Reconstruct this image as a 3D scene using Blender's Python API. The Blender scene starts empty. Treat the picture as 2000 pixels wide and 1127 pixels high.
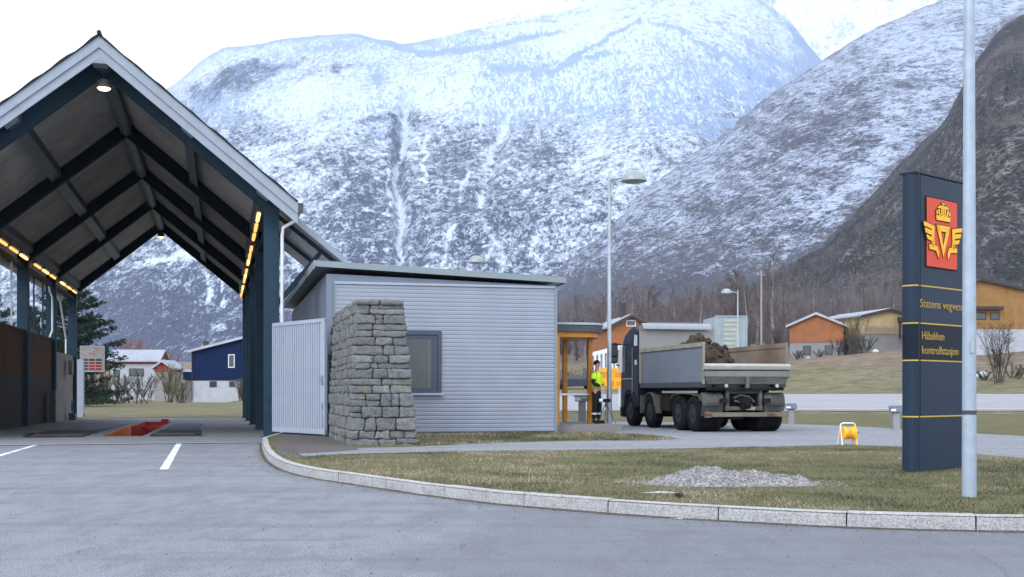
import bpy, bmesh, math, random
import numpy as np
from mathutils import Vector, Matrix
from mathutils.geometry import tessellate_polygon

SC = bpy.context.scene
COL = SC.collection
PI = math.pi
rad = math.radians

# ------------------------------------------------------------------ camera
CAM_H = 1.1            # eye height above the grass island (the photographer crouched)
FPX, CXP, HZP = 2300.0, 1000.0, 765.0   # focal length, centre and horizon row in photo pixels
cam = bpy.data.cameras.new('camera'); cam_ob = bpy.data.objects.new('camera', cam); COL.objects.link(cam_ob)
cam.sensor_width = 36.0; cam.lens = FPX / 2000.0 * 36.0
cam.shift_y = (HZP - 563.5) / 2000.0
cam.clip_start = 0.1; cam.clip_end = 40000
cam_ob.location = (0, 0, CAM_H); cam_ob.rotation_euler = (PI / 2, 0, 0)
SC.camera = cam_ob

# ------------------------------------------------------------------ sky, sun, exposure
SUN_EL, SUN_AZ = rad(38), rad(215)      # soft high sun behind thin cloud, behind the camera on the left
w = bpy.data.worlds.new('World'); SC.world = w; w.use_nodes = True
nt = w.node_tree; nt.nodes.clear()
out = nt.nodes.new('ShaderNodeOutputWorld'); bg = nt.nodes.new('ShaderNodeBackground')
sky = nt.nodes.new('ShaderNodeTexSky'); sky.sky_type = 'NISHITA'; sky.sun_disc = False
sky.sun_elevation = SUN_EL; sky.sun_rotation = SUN_AZ; sky.altitude = 50; sky.air_density = 1.0; sky.dust_density = 2.0
mul = nt.nodes.new('ShaderNodeMixRGB'); mul.blend_type = 'MIX'; mul.inputs[0].default_value = 0.86   # cloud cover
tc = nt.nodes.new('ShaderNodeTexCoord'); ns = nt.nodes.new('ShaderNodeTexNoise'); ns.inputs['Scale'].default_value = 2.5; ns.inputs['Detail'].default_value = 5
rp = nt.nodes.new('ShaderNodeValToRGB'); rp.color_ramp.elements[0].color = (11.2, 12.0, 13.7, 1); rp.color_ramp.elements[1].color = (14.4, 15.1, 16.4, 1)
rp.color_ramp.elements[0].position = .3; rp.color_ramp.elements[1].position = .7
nt.links.new(tc.outputs['Generated'], ns.inputs['Vector']); nt.links.new(ns.outputs[0], rp.inputs[0])
nt.links.new(sky.outputs[0], mul.inputs[1]); nt.links.new(rp.outputs[0], mul.inputs[2])
nt.links.new(mul.outputs[0], bg.inputs[0]); bg.inputs[1].default_value = 0.1
nt.links.new(bg.outputs[0], out.inputs[0])

sun = bpy.data.lights.new('sun', 'SUN'); sun.energy = 0.9; sun.angle = rad(25); sun.color = (1, .98, .95)
so = bpy.data.objects.new('sun', sun); COL.objects.link(so)
sd = Vector((math.sin(SUN_AZ) * math.cos(SUN_EL), math.cos(SUN_AZ) * math.cos(SUN_EL), math.sin(SUN_EL)))
so.rotation_euler = sd.to_track_quat('Z', 'Y').to_euler()
so.location = (0, -20, 60)

SC.view_settings.view_transform = 'Standard'; SC.view_settings.look = 'None'
SC.view_settings.exposure = 0.95; SC.view_settings.gamma = 1.0

# ------------------------------------------------------------------ helpers
def P(px, py, D):
    "world point of photo pixel (px, py) at depth D"
    return Vector(((px - CXP) / FPX * D, D, CAM_H - (py - HZP) / FPX * D))
def G(px, py, z=0.0):
    "ground point of a photo pixel on the level z"
    D = FPX * (CAM_H - z) / (py - HZP)
    return Vector(((px - CXP) / FPX * D, D, z))

def tag(o, label=None, cat=None, group=None, kind=None):
    if label: o['label'] = label
    if cat: o['category'] = cat
    if group: o['group'] = group
    if kind: o['kind'] = kind
    return o
def empty(name, loc=(0, 0, 0), rz=0.0, label=None, cat=None, group=None, parent=None):
    o = bpy.data.objects.new(name, None); COL.objects.link(o)
    o.location = loc; o.rotation_euler = (0, 0, rz); o.empty_display_size = .2
    if parent: o.parent = parent
    return tag(o, label, cat, group)

class MB:
    "collects shapes; build() links them as one mesh object"
    def __init__(s): s.v = []; s.f = []; s.m = []
    def add(s, vs, fs, m=0):
        b = len(s.v); s.v += [tuple(x) for x in vs]
        for f in fs: s.f.append(tuple(b + i for i in f)); s.m.append(m)
        return s
    def box(s, x0, x1, y0, y1, z0, z1, m=0):
        return s.add([(x0,y0,z0),(x1,y0,z0),(x1,y1,z0),(x0,y1,z0),(x0,y0,z1),(x1,y0,z1),(x1,y1,z1),(x0,y1,z1)],
              [(0,3,2,1),(4,5,6,7),(0,1,5,4),(1,2,6,5),(2,3,7,6),(3,0,4,7)], m)
    def prism(s, poly, axis, a, b, m=0):
        "poly of 2-D points extruded along axis 'x','y','z' from a to b"
        n = len(poly)
        def mk(p, t):
            return {'x': (t, p[0], p[1]), 'y': (p[0], t, p[1]), 'z': (p[0], p[1], t)}[axis]
        vs = [mk(p, a) for p in poly] + [mk(p, b) for p in poly]
        fs = [tuple(range(n)), tuple(range(2*n-1, n-1, -1))] + [(i, n+i, n+(i+1) % n, (i+1) % n) for i in range(n)]
        return s.add(vs, fs, m)
    def beam(s, p0, p1, w, h, up=(0,0,1), m=0):
        p0 = Vector(p0); p1 = Vector(p1); d = (p1-p0).normalized(); u = Vector(up)
        x = d.cross(u)
        if x.length < 1e-5: x = d.cross(Vector((0,1,0)))
        x.normalize(); z = x.cross(d)
        vs = []
        for p in (p0, p1):
            for a, b in ((-1,-1),(1,-1),(1,1),(-1,1)): vs.append(p + x*(a*w/2) + z*(b*h/2))
        return s.add(vs, [(0,3,2,1),(4,5,6,7),(0,1,5,4),(1,2,6,5),(2,3,7,6),(3,0,4,7)], m)
    def tube(s, pts, r, n=10, m=0, cap=True):
        pts = [Vector(p) for p in pts]; rs = r if isinstance(r, (list, tuple)) else [r]*len(pts)
        vs = []; fs = []; ref = None
        for i, p in enumerate(pts):
            d = (pts[min(i+1, len(pts)-1)] - pts[max(i-1, 0)]).normalized()
            if ref is None:
                ref = d.orthogonal().normalized()
            ref = (ref - d*ref.dot(d)).normalized(); t = d.cross(ref)
            for k in range(n):
                a = 2*PI*k/n; vs.append(p + ref*(math.cos(a)*rs[i]) + t*(math.sin(a)*rs[i]))
        for i in range(len(pts)-1):
            for k in range(n): fs.append((i*n+k, i*n+(k+1) % n, (i+1)*n+(k+1) % n, (i+1)*n+k))
        if cap: fs += [tuple(range(n-1, -1, -1)), tuple(range((len(pts)-1)*n, len(pts)*n))]
        return s.add(vs, fs, m)
    def lathe(s, prof, c=(0,0,0), axis='z', n=24, m=0):
        "prof: (r, h) points turned round axis"
        vs = []; fs = []
        for r, h in prof:
            for k in range(n):
                a = 2*PI*k/n; x, y = r*math.cos(a), r*math.sin(a)
                q = {'z': (x, y, h), 'x': (h, x, y), 'y': (y, h, x)}[axis]
                vs.append((c[0]+q[0], c[1]+q[1], c[2]+q[2]))
        for i in range(len(prof)-1):
            for k in range(n): fs.append((i*n+k, i*n+(k+1) % n, (i+1)*n+(k+1) % n, (i+1)*n+k))
        fs += [tuple(range(n-1, -1, -1)), tuple(range((len(prof)-1)*n, len(prof)*n))]
        return s.add(vs, fs, m)
    def build(s, name, mats, parent=None, smooth=False, bevel=0, seg=2):
        me = bpy.data.meshes.new(name); me.from_pydata(s.v, [], s.f)
        if not isinstance(mats, (list, tuple)): mats = [mats]
        for x in mats: me.materials.append(x)
        me.polygons.foreach_set('material_index', s.m)
        bm = bmesh.new(); bm.from_mesh(me); bmesh.ops.recalc_face_normals(bm, faces=bm.faces)
        if bevel: bmesh.ops.bevel(bm, geom=bm.edges[:], offset=bevel, segments=seg, affect='EDGES', clamp_overlap=True)
        bm.to_mesh(me); bm.free()
        if smooth:
            me.shade_smooth()
            try: me.set_sharp_from_angle(angle=rad(38))
            except Exception: pass
        o = bpy.data.objects.new(name, me); COL.objects.link(o)
        if parent: o.parent = parent
        return o

def mesh_obj(name, v, f, mat, parent=None, smooth=False):
    me = bpy.data.meshes.new(name); me.from_pydata([tuple(x) for x in v], [], f)
    if mat: me.materials.append(mat)
    if smooth: me.shade_smooth()
    o = bpy.data.objects.new(name, me); COL.objects.link(o)
    if parent: o.parent = parent
    return o

def copy_tree(o, parent=None, loc=None, rz=None, scale=None):
    c = o.copy(); COL.objects.link(c); c.parent = parent
    if loc is not None: c.location = loc
    if rz is not None: c.rotation_euler.z = rz
    if scale is not None: c.scale = (scale,)*3 if not isinstance(scale, tuple) else scale
    for ch in list(o.children): copy_tree(ch, c)
    return c

# ------------------------------------------------------------------ numpy noise
def _hash(ix, iy, iz, seed):
    h = (ix.astype(np.int64)*374761393 + iy.astype(np.int64)*668265263 + iz.astype(np.int64)*2147483647 + seed*1274126177) & 0xffffffff
    h = ((h ^ (h >> 13)) * 1274126177) & 0xffffffff
    h = (h ^ (h >> 16)) & 0xffffffff
    return h / 4294967295.0
def vnoise(x, y, seed=0):
    x = np.asarray(x, float); y = np.asarray(y, float)
    ix = np.floor(x); iy = np.floor(y); fx = x-ix; fy = y-iy
    fx = fx*fx*fx*(fx*(fx*6-15)+10); fy = fy*fy*fy*(fy*(fy*6-15)+10); z = np.zeros_like(ix)
    a = _hash(ix, iy, z, seed); b = _hash(ix+1, iy, z, seed); c = _hash(ix, iy+1, z, seed); d = _hash(ix+1, iy+1, z, seed)
    return (a*(1-fx)+b*fx)*(1-fy) + (c*(1-fx)+d*fx)*fy
def fbm(x, y, seed=0, oct=5, gain=.5):
    s = 0; a = 1; t = 0
    for i in range(oct):
        s = s + a*vnoise(x, y, seed+i*17); t += a; a *= gain; x = x*2.03+5.1; y = y*2.03+1.7
    return s/t
def ridged(x, y, seed=0, oct=5):
    s = 0; a = 1; t = 0
    for i in range(oct):
        s = s + a*(1-np.abs(2*vnoise(x, y, seed+i*31)-1)); t += a; a *= .5; x = x*2.07+3.1; y = y*2.07+7.7
    return s/t
def sstep(a, b, x):
    t = np.clip((x-a)/(b-a), 0, 1); return t*t*(3-2*t)

# ------------------------------------------------------------------ materials
def new_mat(name):
    m = bpy.data.materials.new(name); m.use_nodes = True
    return m, m.node_tree, m.node_tree.nodes['Principled BSDF']
def nd(t, typ, **kw):
    n = t.nodes.new(typ)
    for k, v in kw.items():
        if k in n.inputs: n.inputs[k].default_value = v
        else: setattr(n, k, v)
    return n
def coord(t, scale=(1,1,1), obj=True):
    c = t.nodes.new('ShaderNodeTexCoord'); mp = t.nodes.new('ShaderNodeMapping'); mp.inputs['Scale'].default_value = scale
    t.links.new(c.outputs['Object' if obj else 'Generated'], mp.inputs[0]); return mp.outputs[0]
def noise(t, vec, scale, detail=4, rough=.55):
    n = nd(t, 'ShaderNodeTexNoise', Scale=scale, Detail=detail, Roughness=rough); t.links.new(vec, n.inputs['Vector']); return n.outputs[0]
def ramp(t, fac, stops):
    r = t.nodes.new('ShaderNodeValToRGB'); el = r.color_ramp.elements
    while len(el) < len(stops): el.new(.5)
    for e, (p, c) in zip(el, stops):
        e.position = p; e.color = (*c, 1) if len(c) == 3 else c
    t.links.new(fac, r.inputs[0]); return r.outputs[0]
def mix(t, fac, a, b, mode='MIX'):
    n = t.nodes.new('ShaderNodeMixRGB'); n.blend_type = mode
    for i, x in ((0, fac), (1, a), (2, b)):
        if hasattr(x, 'links') or hasattr(x, 'is_linked'): t.links.new(x, n.inputs[i])
        elif i == 0: n.inputs[0].default_value = x
        else: n.inputs[i].default_value = (*x, 1)
    return n.outputs[0]
def math_(t, op, a, b=0.0, clamp=False):
    n = t.nodes.new('ShaderNodeMath'); n.operation = op; n.use_clamp = clamp
    for i, x in ((0, a), (1, b)):
        if isinstance(x, (int, float)): n.inputs[i].default_value = x
        else: t.links.new(x, n.inputs[i])
    return n.outputs[0]
def bump(t, b, height, strength=.3, dist=.02):
    n = nd(t, 'ShaderNodeBump', Strength=strength, Distance=dist); t.links.new(height, n.inputs['Height']); t.links.new(n.outputs[0], b.inputs['Normal'])

def surf(name, c, rough=.6, metal=0.0, var=.12, scale=3.0, dirt=None, dirt_amt=.35, bumpy=0.0, spec=None, fine=0):
    "painted or plain surface with soft mottling, optional dirt blotches and fine grain"
    m, t, b = new_mat(name)
    v = coord(t); n1 = noise(t, v, scale, 5)
    lo = tuple(x*(1-var) for x in c); hi = tuple(min(1, x*(1+var)) for x in c)
    col = ramp(t, n1, [(.3, lo), (.7, hi)])
    if dirt:
        n2 = noise(t, v, scale*.45, 8, .7)
        col = mix(t, math_(t, 'MULTIPLY', ramp(t, n2, [(.45, (0,0,0)), (.65, (1,1,1))]), dirt_amt), col, dirt)
    if fine:
        n3 = noise(t, v, fine, 2); col = mix(t, .35, col, ramp(t, n3, [(.3, tuple(x*.55 for x in c)), (.7, tuple(min(1, x*1.4) for x in c))]))
    t.links.new(col, b.inputs['Base Color'])
    b.inputs['Roughness'].default_value = rough; b.inputs['Metallic'].default_value = metal
    b.inputs['Specular IOR Level'].default_value = spec if spec is not None else (.12 if rough >= .6 else .3)
    if bumpy: bump(t, b, noise(t, v, fine or 40, 4), bumpy, .01)
    return m

def emis(name, c, s):
    m, t, b = new_mat(name); b.inputs['Base Color'].default_value = (*c, 1)
    b.inputs['Emission Color'].default_value = (*c, 1); b.inputs['Emission Strength'].default_value = s
    return m

def glass_dark(name, c=(.03,.04,.05), rough=.08):
    m, t, b = new_mat(name); b.inputs['Base Color'].default_value = (*c, 1); b.inputs['Roughness'].default_value = rough
    b.inputs['Specular IOR Level'].default_value = .6
    return m

HAZE_D = 0.00011
M = {}
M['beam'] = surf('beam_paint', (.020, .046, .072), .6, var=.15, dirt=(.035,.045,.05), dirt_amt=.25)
M['rafter'] = surf('beam_paint_shaded', (.006, .012, .018), .7, var=.15)  # same paint as the beams, under-roof shade put into the colour
M['soffit'] = surf('soffit_sheet', (.40, .38, .35), .6, var=.1, scale=1.2, dirt=(.09,.08,.07), dirt_amt=.4)
M['barge'] = surf('barge_paint', (.25,.295,.36), .5, var=.08, dirt=(.25,.27,.27), dirt_amt=.3)
M['roofing'] = surf('roof_felt', (.025,.028,.032), .9, var=.2, fine=30)
M['galv'] = surf('galvanised_steel', (.33,.38,.42), .42, .35, var=.12, scale=6, dirt=(.22,.25,.26), dirt_amt=.3)
M['galv_mast'] = surf('galvanised_mast', (.30,.36,.44), .45, .25, var=.1, scale=7, dirt=(.24,.28,.31), dirt_amt=.45)
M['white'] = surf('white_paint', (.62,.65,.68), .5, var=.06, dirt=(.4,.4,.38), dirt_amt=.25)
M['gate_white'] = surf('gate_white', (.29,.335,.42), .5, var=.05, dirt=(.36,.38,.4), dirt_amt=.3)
M['siding'] = surf('siding_aluminium', (.240,.276,.340), .5, .15, var=.05, scale=1.5, dirt=(.24,.25,.27), dirt_amt=.3)
M['siding_flat'] = surf('flat_cladding', (.15,.185,.245), .5, .1, var=.06, scale=1.5)
M['fascia'] = surf('fascia_metal', (.20,.245,.27), .45, .25, var=.06, scale=2)
M['frame_blue'] = surf('window_frame_blue', (.05,.065,.095), .5, var=.08)
M['frame_dark'] = surf('frame_dark', (.045,.055,.065), .4, var=.1)
M['glass'] = glass_dark('window_glass')
M['black'] = surf('black_rubber', (.012,.012,.013), .8, var=.2)
M['plywood'] = surf('brown_plywood', (.085,.034,.014), .7, var=.25, scale=2, dirt=(.02,.014,.01), dirt_amt=.5)
M['wall_dark'] = surf('dark_panel', (.016,.015,.015), .6, var=.2)
M['panel_grey'] = surf('panel_grey', (.20,.19,.185), .6, var=.12, dirt=(.1,.1,.1), dirt_amt=.4)
M['wood_orange'] = surf('varnished_pine', (.52,.21,.03), .45, var=.18, scale=4)
M['granite'] = None
M['red'] = surf('red_paint', (.30,.010,.008), .5, var=.1)
M['orange'] = surf('orange_paint', (.95,.30,.07), .6, var=.1, dirt=(.6,.2,.06), dirt_amt=.4)
M['yellow'] = surf('yellow_paint', (.8,.42,.02), .45, var=.08)
# ================================================================== GROUND MATERIALS
def asphalt(name, base, patch=True, stretch=(1, .35, 1)):
    m, t, b = new_mat(name); v = coord(t); vs = coord(t, stretch)
    n1 = noise(t, vs, .35, 9, .68); n2 = noise(t, v, 70, 4, .75); n3 = noise(t, vs, 3.2, 9, .75)
    c = ramp(t, n1, [(.32, tuple(x*.66 for x in base)), (.5, base), (.72, tuple(x*1.16 for x in base))])
    c = mix(t, .6, c, ramp(t, n3, [(.43, tuple(x*.55 for x in base)), (.5, base), (.56, tuple(x*1.25 for x in base))]))
    c = mix(t, .55, c, ramp(t, n2, [(.42, tuple(x*.40 for x in base)), (.5, base), (.58, tuple(min(1, x*1.9) for x in base))]))
    # thin tar-dark cracks
    vo = nd(t, 'ShaderNodeTexVoronoi', Scale=.22); vo.feature = 'DISTANCE_TO_EDGE'
    dn = nd(t, 'ShaderNodeTexNoise', Scale=1.4, Detail=8.0, Roughness=.7); t.links.new(v, dn.inputs['Vector'])
    wv = mix(t, .22, v, dn.outputs['Color'], 'ADD'); t.links.new(wv, vo.inputs['Vector'])
    cr = ramp(t, vo.outputs[0], [(.0, (1,1,1)), (.0045, (0,0,0))])
    gate = ramp(t, noise(t, v, .5, 3), [(.5, (0,0,0)), (.56, (1,1,1))])
    c = mix(t, math_(t, 'MULTIPLY', math_(t, 'MULTIPLY', cr, gate), .55), c, tuple(x*.35 for x in base))
    # long faint tyre tracks swinging round the island
    tv = nd(t, 'ShaderNodeTexNoise', Scale=.9, Detail=5.0, Roughness=.6); t.links.new(coord(t, (.12, 1.6, 1)), tv.inputs['Vector'])
    c = mix(t, math_(t, 'MULTIPLY', ramp(t, tv.outputs[0], [(.50, (0,0,0)), (.62, (1,1,1))]), .35), c, tuple(x*.6 for x in base))
    # oil and tyre stains
    st = ramp(t, noise(t, coord(t, (.6, 1.7, 1)), .8, 5, .6), [(.60, (0,0,0)), (.72, (1,1,1))])
    c = mix(t, math_(t, 'MULTIPLY', st, .5), c, tuple(x*.45 for x in base))
    if patch:
        sp = t.nodes.new('ShaderNodeSeparateXYZ'); t.links.new(v, sp.inputs[0])
        xx = math_(t, 'ADD', sp.outputs[0], math_(t, 'MULTIPLY', math_(t, 'SUBTRACT', noise(t, v, .8, 7, .65), .5), 5.0))
        yy = math_(t, 'ADD', sp.outputs[1], math_(t, 'MULTIPLY', sp.outputs[0], .25))
        f1 = ramp(t, math_(t, 'MULTIPLY', math_(t, 'ADD', xx, 3), .2), [(.35,(0,0,0)), (.6,(1,1,1))])
        c = mix(t, math_(t, 'MULTIPLY', f1, .5), c, tuple(x*.66 for x in base))
    t.links.new(c, b.inputs['Base Color']); b.inputs['Roughness'].default_value = .9; b.inputs['Specular IOR Level'].default_value = .2
    bump(t, b, n2, .5, .008)
    return m
M['road'] = asphalt('asphalt_apron', (.160,.171,.193))
M['yard'] = asphalt('asphalt_yard', (.18,.190,.208), False, stretch=(1,1,1))
M['path'] = asphalt('asphalt_path', (.13,.13,.14), False, stretch=(1,1,1))
M['farroad'] = asphalt('asphalt_far', (.25,.25,.27), False, stretch=(.1,1,1))
M['slab'] = asphalt('concrete_slab', (.17,.18,.195), False, stretch=(1,1,1))

def grass_ground(name, stops, sc=.6, fine=14):
    m, t, b = new_mat(name); v = coord(t)
    n1 = noise(t, v, sc, 6, .65); n2 = noise(t, v, fine, 5, .75); n3 = noise(t, v, sc*5, 5, .7)
    f = math_(t, 'ADD', math_(t, 'MULTIPLY', n1, .55), math_(t, 'ADD', math_(t, 'MULTIPLY', n2, .2), math_(t, 'MULTIPLY', n3, .25)))
    c = ramp(t, f, stops)
    c = mix(t, .5, c, ramp(t, n2, [(.3, (.035,.03,.018)), (.55, (.13,.12,.06)), (.75, (.26,.22,.13))]))
    t.links.new(c, b.inputs['Base Color']); b.inputs['Roughness'].default_value = .95; b.inputs['Specular IOR Level'].default_value = .1
    bump(t, b, n2, .8, .06)
    return m
M['grass'] = grass_ground('winter_grass', [(.38,(.06,.075,.035)), (.47,(.095,.10,.05)), (.54,(.14,.13,.075)), (.62,(.19,.15,.095))])
M['field'] = grass_ground('field_grass', [(.38,(.10,.10,.05)), (.48,(.14,.13,.065)), (.56,(.17,.14,.08)), (.64,(.18,.125,.09))], .12, 5)

# bank: greener below, dead brown grass band above
def bank_mat():
    m, t, b = new_mat('bank_grass'); v = coord(t); sp = t.nodes.new('ShaderNodeSeparateXYZ'); t.links.new(v, sp.inputs[0])
    n1 = noise(t, v, .06, 5, .6); n2 = noise(t, v, 3.0, 6, .75); n3 = noise(t, v, .5, 5, .65)
    g = ramp(t, n3, [(.38,(.085,.095,.045)), (.5,(.15,.145,.08)), (.62,(.225,.175,.11))])
    br = ramp(t, n3, [(.35,(.115,.085,.065)), (.5,(.17,.125,.095)), (.66,(.24,.19,.14))])
    zz = math_(t, 'ADD', sp.outputs[2], math_(t, 'MULTIPLY', math_(t, 'SUBTRACT', n1, .5), 3.0))
    f = ramp(t, math_(t, 'MULTIPLY', zz, .1), [(.36,(0,0,0)), (.42,(1,1,1))])
    c = mix(t, f, g, br)
    c = mix(t, .3, c, ramp(t, n2, [(.35,(.05,.045,.03)), (.65,(.26,.23,.17))]))
    t.links.new(c, b.inputs['Base Color']); b.inputs['Roughness'].default_value = .95; b.inputs['Specular IOR Level'].default_value = .1
    bump(t, b, n2, .8, .3)
    return m
M['bank'] = bank_mat()

# ================================================================== THE HALL FRAME (used by the ground too)
HALL_O = Vector((-6.46, 31.6, 0)); HALL_A = math.atan2(.2406, .9706)
U = Vector((.9706, .2406, 0)); V = Vector((-.2406, .9706, 0))
def HL(x, y, z=0): return HALL_O + U*x + V*y + Vector((0, 0, z))

# ================================================================== TERRAIN
def terrain(X, D):
    "height of the natural ground"
    X = np.asarray(X, float); D = np.asarray(D, float)
    a = X/np.maximum(D, 5)*FPX + CXP                      # bearing as a photo column
    right = sstep(480, 620, a)
    yc = np.interp(a, [1000,1100,1200,1545,1760,1900,2000,2200], [728,727,724,699,677,688,680,676])
    zc = CAM_H + (HZP-yc)*150/FPX
    r = np.interp(D, [0,58,62,100,3000], [0,0,.20,.88,.88])
    hill = sstep(101, 160, D)*(zc-.88)*1.0 + np.minimum(np.maximum(D-165, 0)*.055, 16)
    zr = r + np.where(D > 100, hill, 0) + np.where(D > 102, (fbm(X*.05, D*.05, 3, 4)-.5)*.8*sstep(102, 130, D), 0)
    zl = -.27*sstep(25, 60, D) + np.where(D > 215, (D-215)*.03, 0) + .0
    return zl*(1-right) + zr*right

xs = np.unique(np.concatenate([np.arange(-30, 40, 1.0), np.arange(-150, 200, 5.0), np.arange(-600, 700, 25.0), np.arange(-7000, 7001, 500.0)]))
ys = np.unique(np.concatenate([np.arange(-20, 70, 1.0), np.arange(70, 240, 3.0), np.arange(240, 900, 20.0), np.arange(900, 6100, 300.0), [-300, -100, -50]]))
XX, YY = np.meshgrid(xs, ys)
ZZ = terrain(XX, YY)
# keep the natural ground under the built surfaces; deep below the hall floor with its pit
hx = (XX-HALL_O.x)*U.x + (YY-HALL_O.y)*U.y; hy = (XX-HALL_O.x)*V.x + (YY-HALL_O.y)*V.y
ZZ = np.where(YY < 58.5, ZZ-.35*sstep(0, .1, 58.5-YY), ZZ)
# only lower where covered
inh = (hx > -8.0) & (hx < -.6) & (hy > -2.5) & (hy < 31.5)
ZZ = np.where(inh, -2.2, ZZ)
far_left = (hy > 33.5) & (hx < 4)
ZZ = np.where(far_left, terrain(XX, YY), ZZ)
nx, ny = len(xs), len(ys)
verts = np.stack([XX.ravel(), YY.ravel(), ZZ.ravel()], 1)
faces = [(j*nx+i, j*nx+i+1, (j+1)*nx+i+1, (j+1)*nx+i) for j in range(ny-1) for i in range(nx-1)]
g = mesh_obj('ground', verts, faces, M['bank'], smooth=True); tag(g, kind='structure')

def sheet(name, pts, mat, z=None, kind='structure', sub=0, parent=None):
    "flat sheet from an outline; subdivided on demand"
    pts = [Vector((p[0], p[1], p[2] if (z is None and len(p) > 2) else (z or 0))) for p in pts]
    tri = tessellate_polygon([pts])
    o = mesh_obj(name, pts, [tuple(x) for x in tri], mat, parent)
    bm = bmesh.new(); bm.from_mesh(o.data); bmesh.ops.recalc_face_normals(bm, faces=bm.faces)
    for f in bm.faces:
        if f.normal.z < 0: f.normal_flip()
    bm.to_mesh(o.data); bm.free()
    if kind: tag(o, kind=kind)
    return o

ZR = -.13
# near apron, up to the slab line of the hall (local y = -3.4)
a0 = HL(-40, -3.4); a1 = HL(45, -3.4)
sheet('road', [(-60,-12), (60,-12), (a1.x, a1.y), (a0.x, a0.y)], M['road'], ZR)
# side yards left of hall
l0 = HL(-40, -3.4); l1 = HL(-8.95, -3.4); l2 = HL(-8.95, 33); l3 = HL(-40, 33)
sheet('side_yard', [l0[:2], l1[:2], l2[:2], l3[:2]], M['yard'], -.135)

# kerb line: foot of the kerb in ground coordinates
kp = [(511,853),(511,866),(513,880),(517,891),(525,902),(537,911),(553,919),(575,926),(600,932),(625,937),(675,944),(725,952),(775,959),(825,967),(900,976),
      (962,984),(1030,990),(1115,997),(1200,1004),(1300,1011),(1415,1018),(1540,1025),(1663,1031),(1790,1035),(1925,1038)]
KP = [G(x, y, ZR)[:2] for x, y in kp]
KP[0] = (HL(.20, -.25).x, HL(.20, -.25).y)
KP += [(KP[-1][0]+1.2*i, KP[-1][1]-.10*i) for i in range(1, 12)]
KP = [Vector((p[0], p[1], 0)) for p in KP]
# island top
yard_back = [P(2300, 765, 28.2), P(2000, 765, 29.0), P(1910, 765, 30.8), P(1760, 765, 34.6), P(1660, 765, 37.6), P(1540, 765, 40.1), P(1200, 765, 44), P(1100, 765, 46), P(900, 765, 50)]
back_edge = [(34, KP[-1].y), (40, 58.9), (-9.0, 58.9)]
isl = [tuple(p[:2]) for p in KP] + back_edge + [(HL(.3, 33).x, HL(.3, 33).y), (HL(.3, 0).x, HL(.3, 0).y)]
sheet('grass_island', isl, M['grass'], 0.0)
# foot path and gravel by the wall
path = [G(590,893), G(640,889), G(700,886.5), G(850,883), G(1000,880.5), G(1150,878.5), G(1300,877), G(1500,873), G(1650,869.5), G(1760,873), G(1910,888), G(2000,895), (12.5,19.2), (20,16.5)]
yd = [(22, 27)] + [p for p in yard_back[0:6]] + [P(1200,765,43), P(1085,765,45), P(1075,765,33.5), P(1110,765,33.3), G(1185,843.5), G(1250,849), G(1330,857), G(1280,861), G(1180,861), G(1090,862.5), G(1000,864.5), G(900,868.5), G(820,872.5), G(690,876), G(640,862),
      HL(.3, -.6), HL(.3,-.95), G(535,872), G(545,884), G(562,893)]
sheet('footpath', [tuple(p[:2]) for p in path+yd], M['yard'], .005)
sheet('gravel_strip', [tuple(p[:2]) for p in (HL(.32,-.05), G(530,868), G(548,885), G(600,886), G(700,879), G(690,871), G(636,853))], surf('gravel_earth', (.095,.088,.085), .95, var=.25, scale=5, fine=60, bumpy=.5), .010)
# far road
fr = []
for a in (480, 600, 800, 1000, 1200, 1540, 1760, 2000, 2400): fr.append((a, 60.0))
v = []; f = []
for i, (a, d) in enumerate(fr):
    for k in range(9):
        D = d+(100-d)*k/8; X = (a-CXP)/FPX*D; v.append((X, D, float(terrain(X, D))+.03))
for i in range(len(fr)-1):
    for k in range(8): f.append((i*9+k, (i+1)*9+k, (i+1)*9+k+1, i*9+k+1))
tag(mesh_obj('main_road', v, f, M['farroad']), kind='structure')
# edge line painted on the main road
v = []; f = []
for i, (a, d) in enumerate(fr):
    for D in (d+1.2, d+1.5):
        X = (a-CXP)/FPX*D; v.append((X, D, float(terrain(X, D))+.036))
for i in range(len(fr)-1): f.append((i*2, i*2+2, i*2+3, i*2+1))
tag(mesh_obj('road_edge_line', v, f, M['white']), kind='structure')

# ---- kerb of granite stones
def granite():
    m, t, b = new_mat('granite'); v = coord(t)
    n1 = noise(t, v, 1.5, 5, .6); n2 = noise(t, v, 55, 3, .8); n3 = noise(t, v, 7, 7, .75)
    c = ramp(t, n1, [(.3,(.25,.25,.26)), (.7,(.36,.365,.375))])
    c = mix(t, .55, c, ramp(t, n2, [(.38,(.12,.12,.13)), (.5,(.31,.315,.325)), (.64,(.52,.53,.54))]))
    c = mix(t, math_(t, 'MULTIPLY', ramp(t, n3, [(.5,(0,0,0)), (.65,(1,1,1))]), .55), c, (.17,.165,.155))
    sp = t.nodes.new('ShaderNodeSeparateXYZ'); t.links.new(v, sp.inputs[0])
    t.links.new(c, b.inputs['Base Color']); b.inputs['Roughness'].default_value = .85
    bump(t, b, n3, .7, .02)
    return m
M['granite'] = granite()
def offset_line(pts, d):
    o = []
    for i, p in enumerate(pts):
        t = (pts[min(i+1, len(pts)-1)] - pts[max(i-1, 0)]).normalized()
        o.append(p + Vector((-t.y, t.x, 0))*d)
    return o
def resample(pts, step):
    L = [0]
    for a, b in zip(pts, pts[1:]): L.append(L[-1]+(b-a).length)
    n = int(L[-1]/step); r = []
    for k in range(n+1):
        s = L[-1]*k/n
        i = max(j for j in range(len(L)) if L[j] <= s+1e-6); i = min(i, len(pts)-2)
        r.append(pts[i].lerp(pts[i+1], (s-L[i])/max(1e-6, L[i+1]-L[i])))
    return r, L
kk, LL = resample(KP, .1)
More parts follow.
